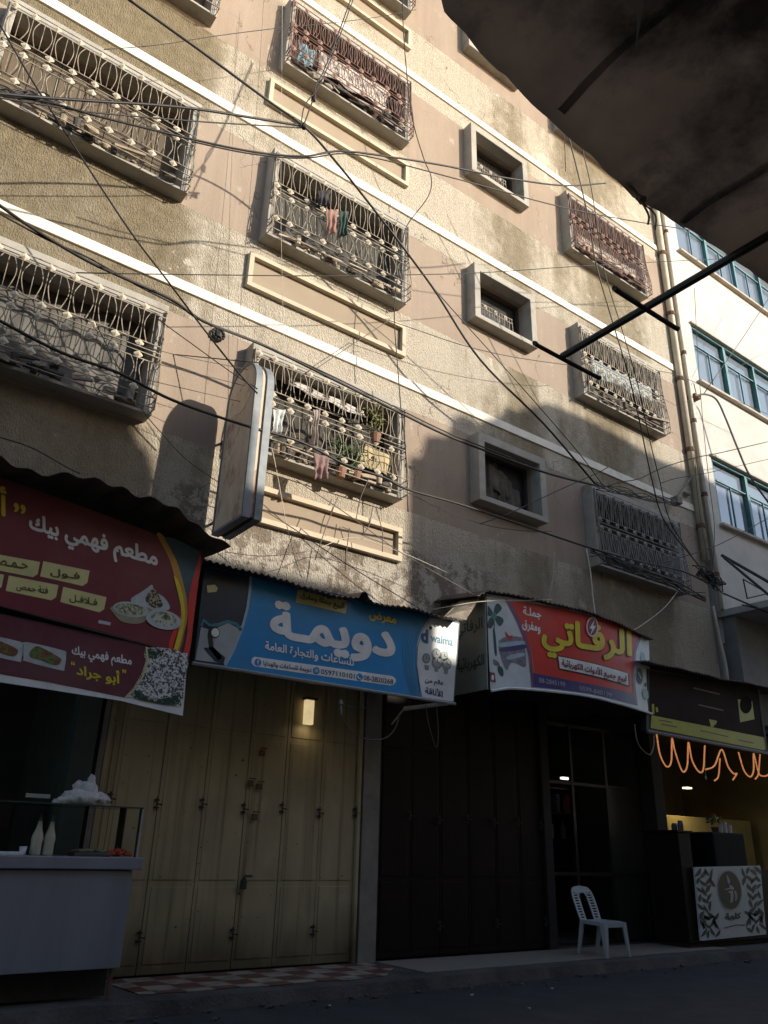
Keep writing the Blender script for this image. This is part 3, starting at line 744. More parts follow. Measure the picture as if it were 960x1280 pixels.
def door_mat(name, col, rust, dirt):
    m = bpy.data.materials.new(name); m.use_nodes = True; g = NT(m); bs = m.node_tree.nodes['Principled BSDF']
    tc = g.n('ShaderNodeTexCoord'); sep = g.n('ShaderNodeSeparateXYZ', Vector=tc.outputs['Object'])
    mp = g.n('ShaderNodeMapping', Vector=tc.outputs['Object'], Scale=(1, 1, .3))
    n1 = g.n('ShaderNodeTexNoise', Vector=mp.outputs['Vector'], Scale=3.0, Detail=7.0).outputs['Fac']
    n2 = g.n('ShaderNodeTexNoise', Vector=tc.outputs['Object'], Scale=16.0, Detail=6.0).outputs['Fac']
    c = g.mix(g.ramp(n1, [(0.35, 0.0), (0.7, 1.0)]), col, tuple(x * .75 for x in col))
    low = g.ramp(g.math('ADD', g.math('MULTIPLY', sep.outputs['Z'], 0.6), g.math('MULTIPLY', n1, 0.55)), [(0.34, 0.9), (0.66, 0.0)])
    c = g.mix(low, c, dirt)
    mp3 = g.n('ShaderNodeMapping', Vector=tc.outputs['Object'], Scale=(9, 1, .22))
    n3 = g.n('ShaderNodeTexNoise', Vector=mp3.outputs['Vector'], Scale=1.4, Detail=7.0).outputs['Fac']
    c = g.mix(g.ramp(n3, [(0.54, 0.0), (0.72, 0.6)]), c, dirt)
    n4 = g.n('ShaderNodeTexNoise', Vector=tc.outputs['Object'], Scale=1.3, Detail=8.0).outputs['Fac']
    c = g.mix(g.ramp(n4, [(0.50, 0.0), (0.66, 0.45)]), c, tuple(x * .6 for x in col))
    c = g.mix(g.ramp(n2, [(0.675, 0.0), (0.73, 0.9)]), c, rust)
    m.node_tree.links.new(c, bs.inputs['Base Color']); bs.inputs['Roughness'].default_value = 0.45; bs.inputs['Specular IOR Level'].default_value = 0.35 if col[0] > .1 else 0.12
    return m
ym = door_mat('yellow_paint', (0.43, 0.36, 0.225), (0.12, 0.06, 0.03), (0.10, 0.075, 0.045))
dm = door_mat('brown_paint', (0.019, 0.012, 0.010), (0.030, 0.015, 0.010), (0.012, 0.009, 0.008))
yx = [2.98, 3.10, 3.64, 4.19, 4.74, 5.27, 5.82, 6.38]
yd = folding_door('folding_door', 'closed dull yellow folding metal door with six leaves under the blue sign', yx, 0.0, 3.88, [.08, .90, 2.58, 3.5, 3.86], ym, ym, 4.74)
b = MB(); x, z = 4.77, .93
b.bbox(x - .02, x + .05, -.02, .02, z - .09, z + .01, .01); b.tube(((x + .0, 0, z + .01), (x + .03, 0, z + .05), (x + .12, .0, z + .05)), .014, 6); b.tube(((x - .01, 0, z), (x + .015, -.01, z + .05), (x + .04, 0, z)), .010, 6)
b.build('padlock', M['black_iron'], yd)
b = MB()
for x, z in ((4.74, 1.98), (4.86, 1.95), (4.86, 2.35), (4.83, 1.6)): b.bbox(x, x + .07, 0.0, .035, z, z + .07, .01); b.tube(((x, .0, z + .09), (x + .09, .0, z + .09)), .008, 5)
b.build('hasp', mk('rust', (0.13, 0.07, 0.04), 0.9), yd)
bx = [6.76, 7.30, 7.84, 8.38, 8.92, 9.42, 9.92]
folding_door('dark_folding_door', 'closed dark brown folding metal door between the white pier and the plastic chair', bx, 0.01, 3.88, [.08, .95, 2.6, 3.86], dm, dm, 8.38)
# dark green post left of the yellow door
b = MB(); b.bbox(2.55, 2.80, -.05, .12, 0, 3.88, .01); tag(b.build('shop_post', mk('green_post', (0.035, 0.05, 0.045), 0.5)), 'dark green metal post between the food counter and the yellow door', 'post')
# electrical shop front: dark glazed door with goods behind
sf = thing('glazed_entrance', (11.5, .3, 0), 'dark glazed electrical shop entrance with faint goods behind the plastic chair', 'entrance')
b = MB()
for x in (10.16, 11.0, 11.9, 12.8): b.box(x - .03, x + .03, .28, .34, 0, 3.4)
for z in (.0, 1.0, 2.4, 3.36): b.box(10.19, 12.77, .285, .335, z, z + .05)
b.build('frame', mk('bronze_frame', (0.022, 0.017, 0.015), 0.5), sf)
b = MB(); b.box(11.93, 12.77, .30, .31, .05, 2.4); b.build('door_panel', mk('grey_green_panel', (0.03, 0.03, 0.025), 0.5), sf)
b = MB()
for z in (1.1, 1.55, 2.0, 2.45): b.box(10.3, 12.6, 1.6, 2.0, z, z + .03)
b.build('shelf', mk('shelf_wood', (0.05, 0.04, 0.03), 0.6), sf)
rnd = random.Random(4)
gx = 10.4
cols = [(0.5, 0.5, 0.5), (0.10, 0.12, 0.2), (0.3, 0.25, 0.15), (0.25, 0.06, 0.05), (0.55, 0.55, 0.52)]
for k in range(14):
    z = (1.58, 2.03)[k % 2]; h = rnd.uniform(.16, .36); wd = rnd.uniform(.06, .13)
    b = MB()
    if k % 3: b.bbox(gx, gx + wd, 1.66, 1.8, z, z + h, .012)
    else: b.lathe((gx + wd / 2, 1.72, z), [(wd * .5, 0), (wd * .52, h * .6), (wd * .25, h * .75), (wd * .22, h)], 10)
    nm = ('red', 'white', 'navy', 'brown', 'pale')[k % 5]
    kind = 'jar' if k % 3 == 0 else 'box'
    tag(b.build('goods_' + kind, mk('goods%d' % (k % 5), cols[k % 5], 0.4)), ('small %s standing on the dark shelves inside the electrical shop' % kind), kind, 'goods on the shelves of the electrical shop'); gx += rnd.uniform(.12, .19)
glint_white = mk('glint_white', (1.0, 0.95, 0.85), 0.5, 0.02, 1, emit=1.2)  # glow for two bars added in place of bright reflections
b = MB(); b.bbox(10.85, 11.0, 1.2, 1.3, 2.75, 2.80, .01); o = tag(b.build('glint_tube', glint_white), 'short glowing bar added for a bright reflection in the dark electrical shop', 'lamp')
b = MB(); b.bbox(12.05, 12.25, 1.4, 1.48, 2.62, 2.66, .01); o = tag(b.build('glint_strip', glint_white), 'small glowing bar added for a reflection over the right shelf in the electrical shop', 'lamp')
b = MB(); q = P(175 + 390 / 2, 890) if False else None
# glowing box added to stand in for a bright patch of light on the door
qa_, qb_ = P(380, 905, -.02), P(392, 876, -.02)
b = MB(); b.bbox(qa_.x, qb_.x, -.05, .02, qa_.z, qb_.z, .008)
wl = thing('bright_patch', ((qa_.x + qb_.x) / 2, .0, qa_.z), 'small glowing box added for the bright light patch high on the yellow door', 'lamp')
b.build('glow_box', mk('bright_patch_glow', (0.85, 0.66, 0.36), 0.5, 0.12, 9, emit=0.42), wl)
b = MB(); b.bbox(qa_.x - .02, qb_.x + .03, -.09, .03, qb_.z + .002, qb_.z + .03, .006); b.build('added_cap', M['black_iron'], wl)
pl = bpy.data.lights.new('bright_patch_light', 'AREA'); pl.shape = 'RECTANGLE'; pl.size = .1; pl.size_y = .06; pl.energy = 0.14; pl.color = (1, .8, .45)  # added area light: spreads the patch's glow over the door
plo = bpy.data.objects.new('bright_patch_light', pl); COL.objects.link(plo); plo.parent = wl; plo.location = (0, -.085, -.03); plo.rotation_euler = (math.radians(15), 0, 0)

# ================================================================== tin awnings
def awning(label, pts, Y, drop=.14, yfun=None, depth_noise=.05, amp=.013, period=.085, ends=0.0, mat=None):
    q = []
    for px, py in pts:
        y = Y
        for _ in range(5):
            v = P(px, py, y); y = yfun(v.x) if yfun else Y
        q.append(v)
    q.sort(key=lambda v: v.x)
    x0, x1 = q[0].x, q[-1].x
    def zf(x):
        for a, c in zip(q[:-1], q[1:]):
            if a.x <= x <= c.x: return a.z + (c.z - a.z) * (x - a.x) / (c.x - a.x)
        return q[-1].z
    nu = int((x1 - x0) / period * 6); seed = len(pts) + x0
    def f(u, v):
        x = x0 + (x1 - x0) * u
        yfr = (yfun(x) if yfun else Y) + depth_noise * noise.noise(Vector((x * 2.1, seed, 1)))
        y = yfr * (1 - v) + 0.0 * v
        z = zf(x) + v * drop * abs(yfr) + amp * math.sin(2 * math.pi * x / period) + .02 * noise.noise(Vector((x * 1.5, v * 2, seed))) + .012 * noise.noise(Vector((x * 6, v * 5, seed)))
        return (x, y, z)
    b = MB(); b.slab(f, nu, 6, (0, 0, .006))
    return tag(b.build('tin_awning', mat or M['tin']), label, 'awning')
awning('dark rusty tin awning hanging over the maroon restaurant sign', [(-90, 555), (0, 575), (40, 585), (90, 597), (130, 608), (150, 612), (190, 626), (215, 636), (250, 654), (292, 681)], -1.6, .10, depth_noise=.14, amp=.022, period=.30)
awning('thin corrugated tin awning just above the blue sign', [(246, 697), (300, 711), (360, 727), (420, 744), (447, 747), (456, 738), (466, 752), (520, 763), (578, 775)], -1.10)

# ================================================================== maroon restaurant sign
maroon = mk('print_maroon', (0.19, 0.028, 0.042), 0.42, 0.10, 1.2)
maroon2 = mk('print_plum', (0.13, 0.022, 0.042), 0.42, 0.10, 1.2)
yel = mk('print_yellow', (0.80, 0.62, 0.03), 0.45, 0.06, 3); cream_p = mk('print_cream', (0.70, 0.64, 0.28), 0.45, 0.06, 3)
orange = mk('print_orange', (0.62, 0.30, 0.05), 0.45, 0.1, 3); red = mk('print_red', (0.66, 0.04, 0.03), 0.42, 0.08, 2)
tealp = mk('print_teal', (0.03, 0.10, 0.13), 0.45, 0.2, 3); black_p = mk('print_black', (0.012, 0.012, 0.012), 0.45)
frame_dark = mk('sign_frame', (0.05, 0.045, 0.045), 0.5, metallic=.3); steel = mk('sign_steel', (0.42, 0.42, 0.42), 0.4, metallic=.6)
Y = -1.2
rs = thing('restaurant_sign', P(120, 800, Y), 'maroon restaurant sign with white and yellow Arabic lettering and bowls of food', 'sign')
B = Board(rs, Y)
def boardbox(B, pts, y, d, mat, name='sign_box'):
    b = MB(); b.prism([Vector((B.pt(*p).x, y, B.pt(*p).z)) for p in pts], (0, d, 0)); return b.build(name, mat, B.p)
boardbox(B, [(-90, 560), (256, 690), (228, 818), (0, 758), (-90, 738)], Y + .002, .10, frame_dark)
B.poly([(-90, 562), (0, 596), (120, 640), (252, 690), (247, 702), (227, 818), (110, 784), (0, 757), (-90, 737)], maroon, 'banner', 0)
B.poly([(196, 668), (205, 671), (221, 702), (233, 746), (234, 772), (230, 790), (223, 815), (215, 814), (226, 770), (221, 736), (212, 700)], orange, 'stripe', 1)
B.poly([(217, 720), (226, 735), (231, 765), (228, 790), (221, 815), (216, 814), (227, 768)], yel, 'stripe', 2)
B.poly([(207, 671), (246, 688), (246, 704), (236, 742), (234.5, 762), (232, 742), (222, 704)], tealp, 'stripe', 1)
B.poly([(251, 698), (247, 702), (238, 735), (234.8, 758), (234, 790), (229, 818), (236, 819), (243, 765)], red, 'stripe', 2)
B.poly([(212, 800), (222, 775), (226, 772), (216, 814), (211, 812)], red, 'stripe', 1)
B.text('مطعم فهمي بيك', (36, 656), (197, 703), 32, WHITE, 2, bold=.035)
B.text('أبو جراد', (-88, 612), (8, 632), 46, yel, 2, bold=.035)
B.text('”', (17, 634), (32, 638), 12, yel, 2, ar=False)
for L, R_, t in (((50, 711), (112, 723), 'فـول'), ((-26, 699), (50, 712), 'حـمـص'), ((7, 729), (73, 741), 'فتة حمص'), ((75, 743), (133, 756), 'فـلافـل'), ((-60, 716), (5, 728), 'مسبحة')):
    h = 9.5
    B.poly([(L[0] + 4, L[1] - h), (R_[0], R_[1] - h), (R_[0] - 3, R_[1] + h * .6), (R_[0] - 9, R_[1] + h), (L[0], L[1] + h)], cream_p, 'menu_tag', 1)
    w_ = R_[0] - L[0]
    B.text(t, (L[0] + w_ * .2, L[1] + 2 + .2 * (R_[1] - L[1])), (L[0] + w_ * .8, L[1] + 1 + .8 * (R_[1] - L[1])), 11, mk('print_olive', (0.10, 0.09, 0.02), .5), 2)
plate = mk('print_plate', (0.52, 0.55, 0.56), 0.45, 0.1, 12); food = mk('print_food', (0.10, 0.15, 0.05), 0.5, 0.3, 38, col2=(0.62, 0.58, 0.42), rp=(.46, .56)); bowl = mk('print_bowl', (0.36, 0.33, 0.20), .5)
B.poly([(164, 748), (175, 741), (184, 735), (190, 731), (193, 739), (204, 746), (211, 755), (211, 762), (196, 764), (178, 760), (166, 754)], plate, 'food_picture', 1)
B.poly([(183, 745), (192, 736), (200, 748), (203, 758), (192, 760), (182, 752)], mk('print_kibbeh', (0.04, 0.028, 0.02), .5, .4, 34, col2=(.45, .40, .25), rp=(.48, .56)), 'food_picture', 2)
B.poly([(140, 758), (143, 768), (152, 777), (168, 780), (180, 777), (187, 767), (186, 760)], bowl, 'food_picture', 2)
B.disc((163, 762), 22, 9.5, plate, 'food_picture', 3, tilt=.12); B.disc((163, 762), 19, 7, food, 'food_picture', 4, tilt=.12)
B.disc((204, 775), 22, 12, plate, 'food_picture', 4, tilt=.15); B.disc((204, 774), 16, 8.5, mk('print_hummus', (0.14, 0.20, 0.08), .5, .3, 34, col2=(.62, .62, .52), rp=(.42, .52)), 'food_picture', 5, tilt=.15)
B.disc((206, 771), 3, 2.5, mk('print_olive', (0.10, 0.09, 0.02), .5), 'food_picture', 6)
B.line([(123, 777), (138, 780)], 4, plate, 'small_print', 1)
# the lower cloth strip
b = MB()
sp = [(-90, 755), (0, 773), (120, 801), (234, 817), (231, 860), (228, 895), (150, 876), (60, 862), (0, 853), (-90, 842)]
B.poly(sp, WHITE, 'banner_strip', 3)
B.poly([(-90, 750), (0, 768), (120, 796), (183, 809), (182, 826), (176, 843), (166, 860), (155, 872), (60, 853), (0, 843), (-90, 830)], maroon2, 'banner_strip', 4)
B.line([(0, 768), (60, 781), (120, 795), (181, 808)], 1.6, mk('print_foldline', (.06, .012, .02), .5), 'fold', 5)
B.poly([(183, 810), (232, 818), (229, 856), (226, 882), (206, 880), (168, 872), (160, 870), (172, 852), (181, 832)], mk('print_grains', (0.05, 0.05, 0.06), .5, .5, 42, col2=(0.72, 0.70, 0.70), rp=(.46, .53)), 'food_picture', 5)
B.poly([(166, 862), (178, 868), (200, 874), (224, 868), (222, 880), (206, 881), (168, 873)], mk('print_leaf', (.015, .05, .03), .5, .4, 26, col2=(.45, .52, .47), rp=(.52, .60)), 'food_picture', 6)
B.poly([(184, 811), (203, 815), (199, 822), (187, 823)], mk('print_leaf', (.03, .07, .04)), 'food_picture', 6)
B.line([(182, 809), (184, 826), (178, 845), (168, 861), (157, 872)], 2.2, cream_p, 'trim_line', 7)
for L, R_ in (((30, 817), (82, 827)), ((-28, 806), (28, 816))):
    B.poly([(L[0] + 3, L[1] - 14), (R_[0] - 5, R_[1] - 14), (R_[0], R_[1] - 9), (R_[0] - 2, R_[1] + 9), (R_[0] - 7, R_[1] + 11), (L[0] + 2, L[1] + 10), (L[0] - 1, L[1] + 6), (L[0] - 1, L[1] - 9)], plate, 'food_picture', 5)
    B.poly([(L[0] + 7, L[1] - 2), (L[0] + 15, L[1] - 9), (L[0] + 26, L[1] - 5), (R_[0] - 12, R_[1] - 7), (R_[0] - 6, R_[1] - 2), (R_[0] - 12, R_[1] + 5), (L[0] + 22, L[1] + 9), (L[0] + 8, L[1] + 5)], mk('print_salad', (.20, .045, .02), .5, .5, 30, col2=(.10, .22, .05), rp=(.47, .55)), 'food_picture', 6)
B.text('مطعم فهمي بيك', (89, 815), (164, 829), 17, WHITE, 5, bold=.03)
B.text('أبو جراد', (95, 837), (149, 849), 20, yel, 5, bold=.03)
B.text('“', (88, 829), (93, 830), 5, yel, 5, ar=False); B.text('”', (152, 839), (157, 840), 5, yel, 5, ar=False)

# ================================================================== blue watch shop sign
Y = -.90
bs_ = thing('watch_shop_sign', P(405, 850, Y), 'blue watch shop sign with large white Arabic lettering and a row of watches', 'sign')
B = Board(bs_, Y)
blue = mk('print_blue', (0.008, 0.25, 0.58), 0.40, 0.06, 1.5); navy = mk('print_navy', (0.015, 0.03, 0.05), .4, .3, 3); pale = mk('print_paleblue', (0.40, 0.53, 0.62), .42, .08, 4)
boardbox(B, [(256, 704), (575, 777), (568, 879), (242, 830)], Y + .002, .12, frame_dark)
B.poly([(258, 707), (573, 779), (566.5, 877), (243.5, 828)], blue, 'panel', 0)
B.poly([(258.5, 709), (313, 721), (312, 738), (309, 760), (303, 783), (292, 812), (281, 832), (244, 827)], navy, 'photo_print', 1)
B.poly([(251, 784), (262, 787), (268, 786), (285, 779), (297, 785), (303, 781), (297, 801), (284, 830), (244, 825)], mk('print_sleeve', (0.40, 0.44, 0.46), .45, .15, 3), 'photo_print', 2)
B.line([(251, 783), (254, 775), (262, 782), (272, 781), (284, 777), (295, 780), (301, 788)], 4, mk('print_cyan', (.02, .20, .26), .4), 'photo_print', 3)
B.line([(264, 783), (262, 795), (264, 810), (275, 824)], 6, black_p, 'photo_print', 3); B.disc((268, 791), 6.5, 7, black_p, 'photo_print', 4); B.disc((268.5, 791), 5, 5.5, WHITE, 'photo_print', 5)
B.poly([(254, 810), (266, 809), (281, 822), (279, 830), (268, 827)], navy, 'photo_print', 3)
B.poly([(258, 732), (268, 731), (272, 735), (270, 740), (259, 741)], cream_p, 'photo_print', 3)
B.line([(313, 721), (312, 738), (309, 760), (303, 783), (292, 812), (281, 832)], 3.2, pale, 'trim_line', 3)
B.poly([(372, 736), (434, 751), (432, 767), (370, 753)], cream_p, 'yellow_box', 1)
B.text('البيع جملة ومفرق', (375, 745), (430, 759), 11, mk('print_olive', (0.10, 0.09, 0.02), .5), 2, bold=.03)
B.text('معرض', (461, 769), (495, 777), 13, yel, 2, bold=.03)
B.text('دويمـة', (337, 779), (494, 806), 60, WHITE, 2, bold=.04)
B.text('للساعات والتجارة العامة', (331, 808), (442, 829), 14, WHITE, 2, bold=.025)
pill = [(318, 821)] + [(490, 845), (494, 848), (495, 852), (492, 856), (488, 857)] + [(318, 833), (315, 830), (314, 827), (315, 823)]
B.poly(pill, WHITE, 'phone_strip', 1)
dk = mk('print_darkblue', (.01, .05, .12), .5)
for c in ((322, 828), (395, 838.5), (449, 846.5)): B.disc(c, 4.2, 4.6, blue, 'icon', 2)
B.text('f', (321, 828), (323.5, 828), 6, WHITE, 3, ar=False); B.line([(446.5, 845), (448, 848), (451, 849)], 1.3, WHITE, 'icon', 3); B.disc((395, 838.5), 2.2, 2.6, pale, 'icon', 3)
B.text('دويمة للساعات والهدايا', (329, 829.5), (389, 838), 7.5, dk, 2, bold=.02)
B.text('0597110101', (401, 839.5), (443, 845.5), 6.2, dk, 2, ar=False, bold=.01); B.text('08-2820268', (454, 847), (491, 852.5), 6.2, dk, 2, ar=False, bold=.01)
B.poly([(537, 771.5), (573, 780), (566.5, 877), (526, 871), (523, 850), (520, 830), (521, 805), (527, 787)], mk('print_silver', (.74, .76, .78), .4, .06, 2), 'logo_panel', 1)
for k in range(4): B.line([(533 - 5 * k, 770), (523 - 5 * k, 790), (516 - 4 * k, 812), (516 - 4 * k, 832), (519 - 3 * k, 852), (521 - 2 * k, 868)], 1.3, mk('print_lightblue', (.06, .27, .48), .4), 'pattern', 2)
B.line([(539, 771), (528, 788), (521.5, 808), (520.5, 832), (524, 856), (527, 872)], .8, tealp, 'trim_line', 3)
B.text('d', (526, 794), (535, 796), 18, mk('print_logoblue', (.01, .10, .26), .45), 2, ar=False, bold=.05); B.text('waima', (538, 797), (566, 803), 10, mk('print_logoteal', (.02, .22, .34), .45), 2, ar=False, bold=.02)
for c in ((538, 785), (544, 782)): B.disc(c, 2, 2.2, dk, 'logo_dot', 2)
for c, r in (((532.5, 823), 5.2), ((545, 818), 6.2), ((546, 828), 7), ((558, 830), 6.2), ((555, 820), 5)):
    B.disc(c, r, r * 1.25, mk('print_watch', (.10, .13, .14), .4, .5, 60, col2=(.35, .38, .38)), 'watch_picture', 2); B.disc(c, r * .66, r * .8, mk('print_dial', (.38, .41, .41), .4, .3, 80), 'watch_picture', 3); B.line([(c[0], c[1] - r * .6), c, (c[0] + r * .45, c[1] + 1)], .9, black_p, 'watch_picture', 4)
for c in ((533, 836), (545, 838), (557, 841)): B.poly([(c[0] - 3, c[1] - 5), (c[0] + 3, c[1] - 4), (c[0] + 2.5, c[1] + 2), (c[0] - 2, c[1] + 1.5)], mk('print_watch', (.1, .13, .14)), 'watch_picture', 1.5)
B.text('عالم من', (531, 851), (554, 855), 8.5, dk, 2, bold=.03); B.text('الأناقة', (531, 862), (553, 867), 9.5, dk, 2, bold=.03)
b = MB(); b.tube((P(240, 829, -.93), P(569, 880, -.93)), .022, 6); b.build('bottom_rail', steel, bs_)

# ================================================================== curved red electrical shop sign
x0r, x1r = P(608, 745, -.9).x, P(812, 800, -.95).x
def ry(x):
    t = max(0, min(1, (x - x0r) / (x1r - x0r))); return -(.90 + .24 * math.sin(math.pi * t ** 1.0) + .04 * t)
rr = thing('electrical_shop_sign', P(705, 870, -1.0), 'curved red electrical shop sign with yellow Arabic lettering and a white fan picture', 'sign')
B = Board(rr, -1.0, ry)
T_ = [(608, 742), (640, 747), (697, 758), (745, 770), (780, 783), (811, 797)]; Bt = [(613, 862), (640, 859), (690, 863), (735, 869), (775, 879), (814, 891)]
B.poly(T_ + Bt[::-1], mk('print_ice', (.62, .69, .72), .4, .05, 2), 'panel', 0)
b = MB()
def side(pts, off, th):
    q = [B.pt(*p) for p in pts]; return [Vector((v.x, v.y + off, v.z)) for v in q]
tb, bb_ = side(T_, .012, 0), side(Bt, .012, 0)
for k in range(len(tb) - 1):
    b.prism([tb[k], tb[k + 1], bb_[k + 1], bb_[k]], (0, .06, 0))
bmesh.ops.remove_doubles(b.bm, verts=b.bm.verts[:], dist=1e-4); b.build('sign_box', frame_dark, rr)
b = MB(); b.tube(spline([v + Vector((0, -.03, -.02)) for v in bb_], 4), .02, 6); b.build('bottom_rail', mk('print_white', (.72, .72, .72)), rr)
# returned left side of the box
xs_ = x0r - .01; zt, zb_ = tb[0].z, bb_[0].z
sm = mk('side_grey', (.25, .275, .25), .55, .12, 2, patch=(.17, .17, .15), thr=.58)
b = MB(); b.box(xs_ - .02, xs_, -.90, -.02, zb_, zt); b.build('side_panel', sm, rr)
def side_text(txt, ya, yb2, z, h, mat):
    bm = text_polys(txt, True, .02); xs = [v.co.x for v in bm.verts]; ys = [v.co.y for v in bm.verts]
    for v in bm.verts:
        u = (v.co.x - min(xs)) / (max(xs) - min(xs)); k = (v.co.y - min(ys)) / (max(ys) - min(ys)) - .5
        v.co = Vector((0, ya + (yb2 - ya) * u, z + k * h)) if False else v.co
    X0, X1, Y0, Y1 = min(xs), max(xs), min(ys), max(ys)
    for v in bm.verts:
        u = (v.co.x - X0) / (X1 - X0); k = (v.co.y - Y0) / (Y1 - Y0) - .5
        v.co = Vector((xs_ - .024 - v[bm.verts.layers.float['off']], ya + (yb2 - ya) * u, z + k * h))
    m = MB.__new__(MB); m.bm = bm; m.build('lettering', mat, rr, fix=False)
side_text('الرفاتي', -.25, -.84, zt - .48, .26, mk('print_darkgreen', (.04, .06, .05), .5)); side_text('الكهربائية', -.25, -.86, zb_ + .42, .22, mk('print_darkgreen', (.04, .06, .05)))
B.poly([(631, 749), (697, 760), (745, 772), (780, 785), (797, 792), (793, 815), (791, 840), (792, 868), (720, 852), (664, 841), (662, 826), (656, 804), (646, 778)], red, 'field', 1)
B.poly([(664, 841), (720, 852), (792, 868), (796, 882), (735, 867), (690, 861), (667, 859)], mk('print_indigo', (.055, .05, .20), .4, .15, 3), 'field', 2)
B.poly([(797, 792), (802, 794), (795, 815), (793, 840), (795, 868), (797, 882), (795, 882), (791, 868), (790, 840), (792, 812)], mk('print_violet', (.20, .08, .16), .4), 'field', 2)
B.poly([(631, 749), (637, 750), (655, 785), (664, 815), (668, 859), (664, 859), (661, 822), (654, 796), (643, 772)], mk('print_violet', (.20, .08, .16)), 'field', 2)
B.poly([(655, 796), (664, 812), (668, 841), (662, 841), (660, 822)], mk('print_peach', (.50, .22, .14), .4), 'field', 1.5)
B.text('جملـة', (653, 764), (676, 769), 13, WHITE, 3, bold=.03); B.text('ومفرق', (652, 781), (675, 787), 14, WHITE, 3, bold=.03)
B.text('الرفـاتي', (676, 795), (789, 814), 52, mk('print_shadow', (.16, .05, .02), .5), 2.2, bold=.06); B.text('الرفـاتي', (676, 795), (789, 813), 51, yel, 5, bold=.035)
B.disc((739, 784), 7.4, 12.5, WHITE, 'bolt_badge', 7.5); B.disc((739, 784), 6.0, 10.6, mk('print_crimson', (.30, .03, .05), .4), 'bolt_badge', 8.5)
B.poly([(742, 774), (735, 786), (738.5, 786.5), (735.5, 796), (743, 783), (739.5, 782.5)], WHITE, 'bolt_badge', 9.5)
B.poly([(696, 819), (786, 842), (786.5, 859), (698, 837)], black_p, 'text_box', 3); B.poly([(697, 820.5), (784, 842), (785, 857), (699, 835.5)], WHITE, 'text_box', 4)
B.text('لبيع جميع الأدوات الكهربائية', (701, 829), (782, 849.5), 13, mk('print_wine', (.22, .015, .03), .5), 6, bold=.03)
B.text('08-2845199', (673, 850), (706, 856), 6, mk('print_palelilac', (.40, .38, .45), .5), 3, ar=False, bold=.01); B.text('0599-840199', (724, 860), (764, 869), 6, mk('print_palelilac', (.4, .38, .45)), 3, ar=False, bold=.01)
fan = mk('print_fan', (.02, .085, .085), .45, .4, 25)
for a in (-52, 38, 128, 218):
    c, s_ = math.cos(math.radians(a)), math.sin(math.radians(a)); q = []
    for (u, v) in ((2, -1.5), (8, -5.5), (15, -6), (17, -1), (15, 4.5), (8, 3.5), (2, 1.5)): q.append((617 + .78 * (u * c - v * s_), 770 + (u * s_ + v * c)))
    B.poly([(max(609.5, x), y) for x, y in q], fan, 'fan_picture', 2)
B.disc((617, 770), 3.4, 4.4, mk('print_fanhub', (.10, .28, .30), .4), 'fan_picture', 3); B.line([(617, 774), (617.5, 787)], 1, fan, 'fan_picture', 2); B.line([(617, 788), (619.5, 817)], 2.6, fan, 'fan_picture', 2)
tool = mk('print_tool', (.14, .13, .18), .45, .4, 14, col2=(.30, .28, .36))
B.poly([(623, 801), (650, 796), (655, 806), (657, 833), (646, 829), (638, 829), (632, 837)], tool, 'tool_picture', 2)
B.poly([(625, 804), (652, 801), (654, 805), (627, 809)], pale, 'tool_picture', 3); B.poly([(626, 810), (655, 806), (655, 811), (628, 815)], mk('print_indigo', (.055, .05, .2)), 'tool_picture', 3); B.poly([(634, 820), (653, 816), (654, 820), (635, 825)], pale, 'tool_picture', 3)
B.poly([(631, 789), (636, 795), (640, 794), (639, 799), (633, 797)], red, 'tool_picture', 3)
B.poly([(616.5, 824), (623, 828), (624, 832), (617, 831)], mk('print_grey', (.2, .22, .24), .4), 'tool_picture', 2); B.poly([(623, 832), (628, 836), (629, 844), (626, 845), (622, 838)], fan, 'tool_picture', 2)
B.poly([(611.5, 840), (618, 841), (619.5, 853), (613, 852)], mk('print_wine', (.22, .015, .03)), 'badge', 2); B.disc((615.3, 847), 1.8, 3.5, WHITE, 'badge', 3)
B.disc((799, 845), 4, 10, mk('print_darkblue', (.01, .05, .12)), 'emblem', 3, tilt=.3); B.line([(797, 840), (801, 849)], 1.2, pale, 'emblem', 4); B.disc((806.5, 868), 4, 7, mk('print_fanhub', (.1, .28, .3)), 'emblem', 3, tilt=.3); B.disc((806.5, 856), 1.2, 3, dk, 'emblem', 3); B.disc((803, 822), 2.5, 7, mk('print_palegreen', (.33, .42, .42), .4), 'emblem', 3)
b = MB(); b.slab(lambda u, v: (x0r + (x1r - x0r) * u, (ry(x0r + (x1r - x0r) * u) + .08) * (1 - v), zb_ + (bb_[-1].z - zb_) * u + .06 + .03 * math.sin(math.pi * u)), 24, 2, (0, 0, .02))
b.build('soffit', M['dark'], rr)
awning('arched corrugated tin awning over the curved red sign', [(597, 746), (610, 739), (640, 743), (697, 756), (745, 768), (780, 782), (806, 794), (818, 800)], -1.1, .14, yfun=lambda x: ry(x) - .10, depth_noise=.02)
b = MB(); q = [P(556, 771, -.85), P(582, 745, -.45), P(606, 742, -.8), P(590, 758, -.95), P(583, 775, -.98)]
b.prism(q, (0, .01, .012)); tag(b.build('tin_scrap', mk('tin_tan', (.24, .20, .15), .7, .3, 8)), 'bent scrap of tan tin wedged between the blue and red signs', 'sheet metal')

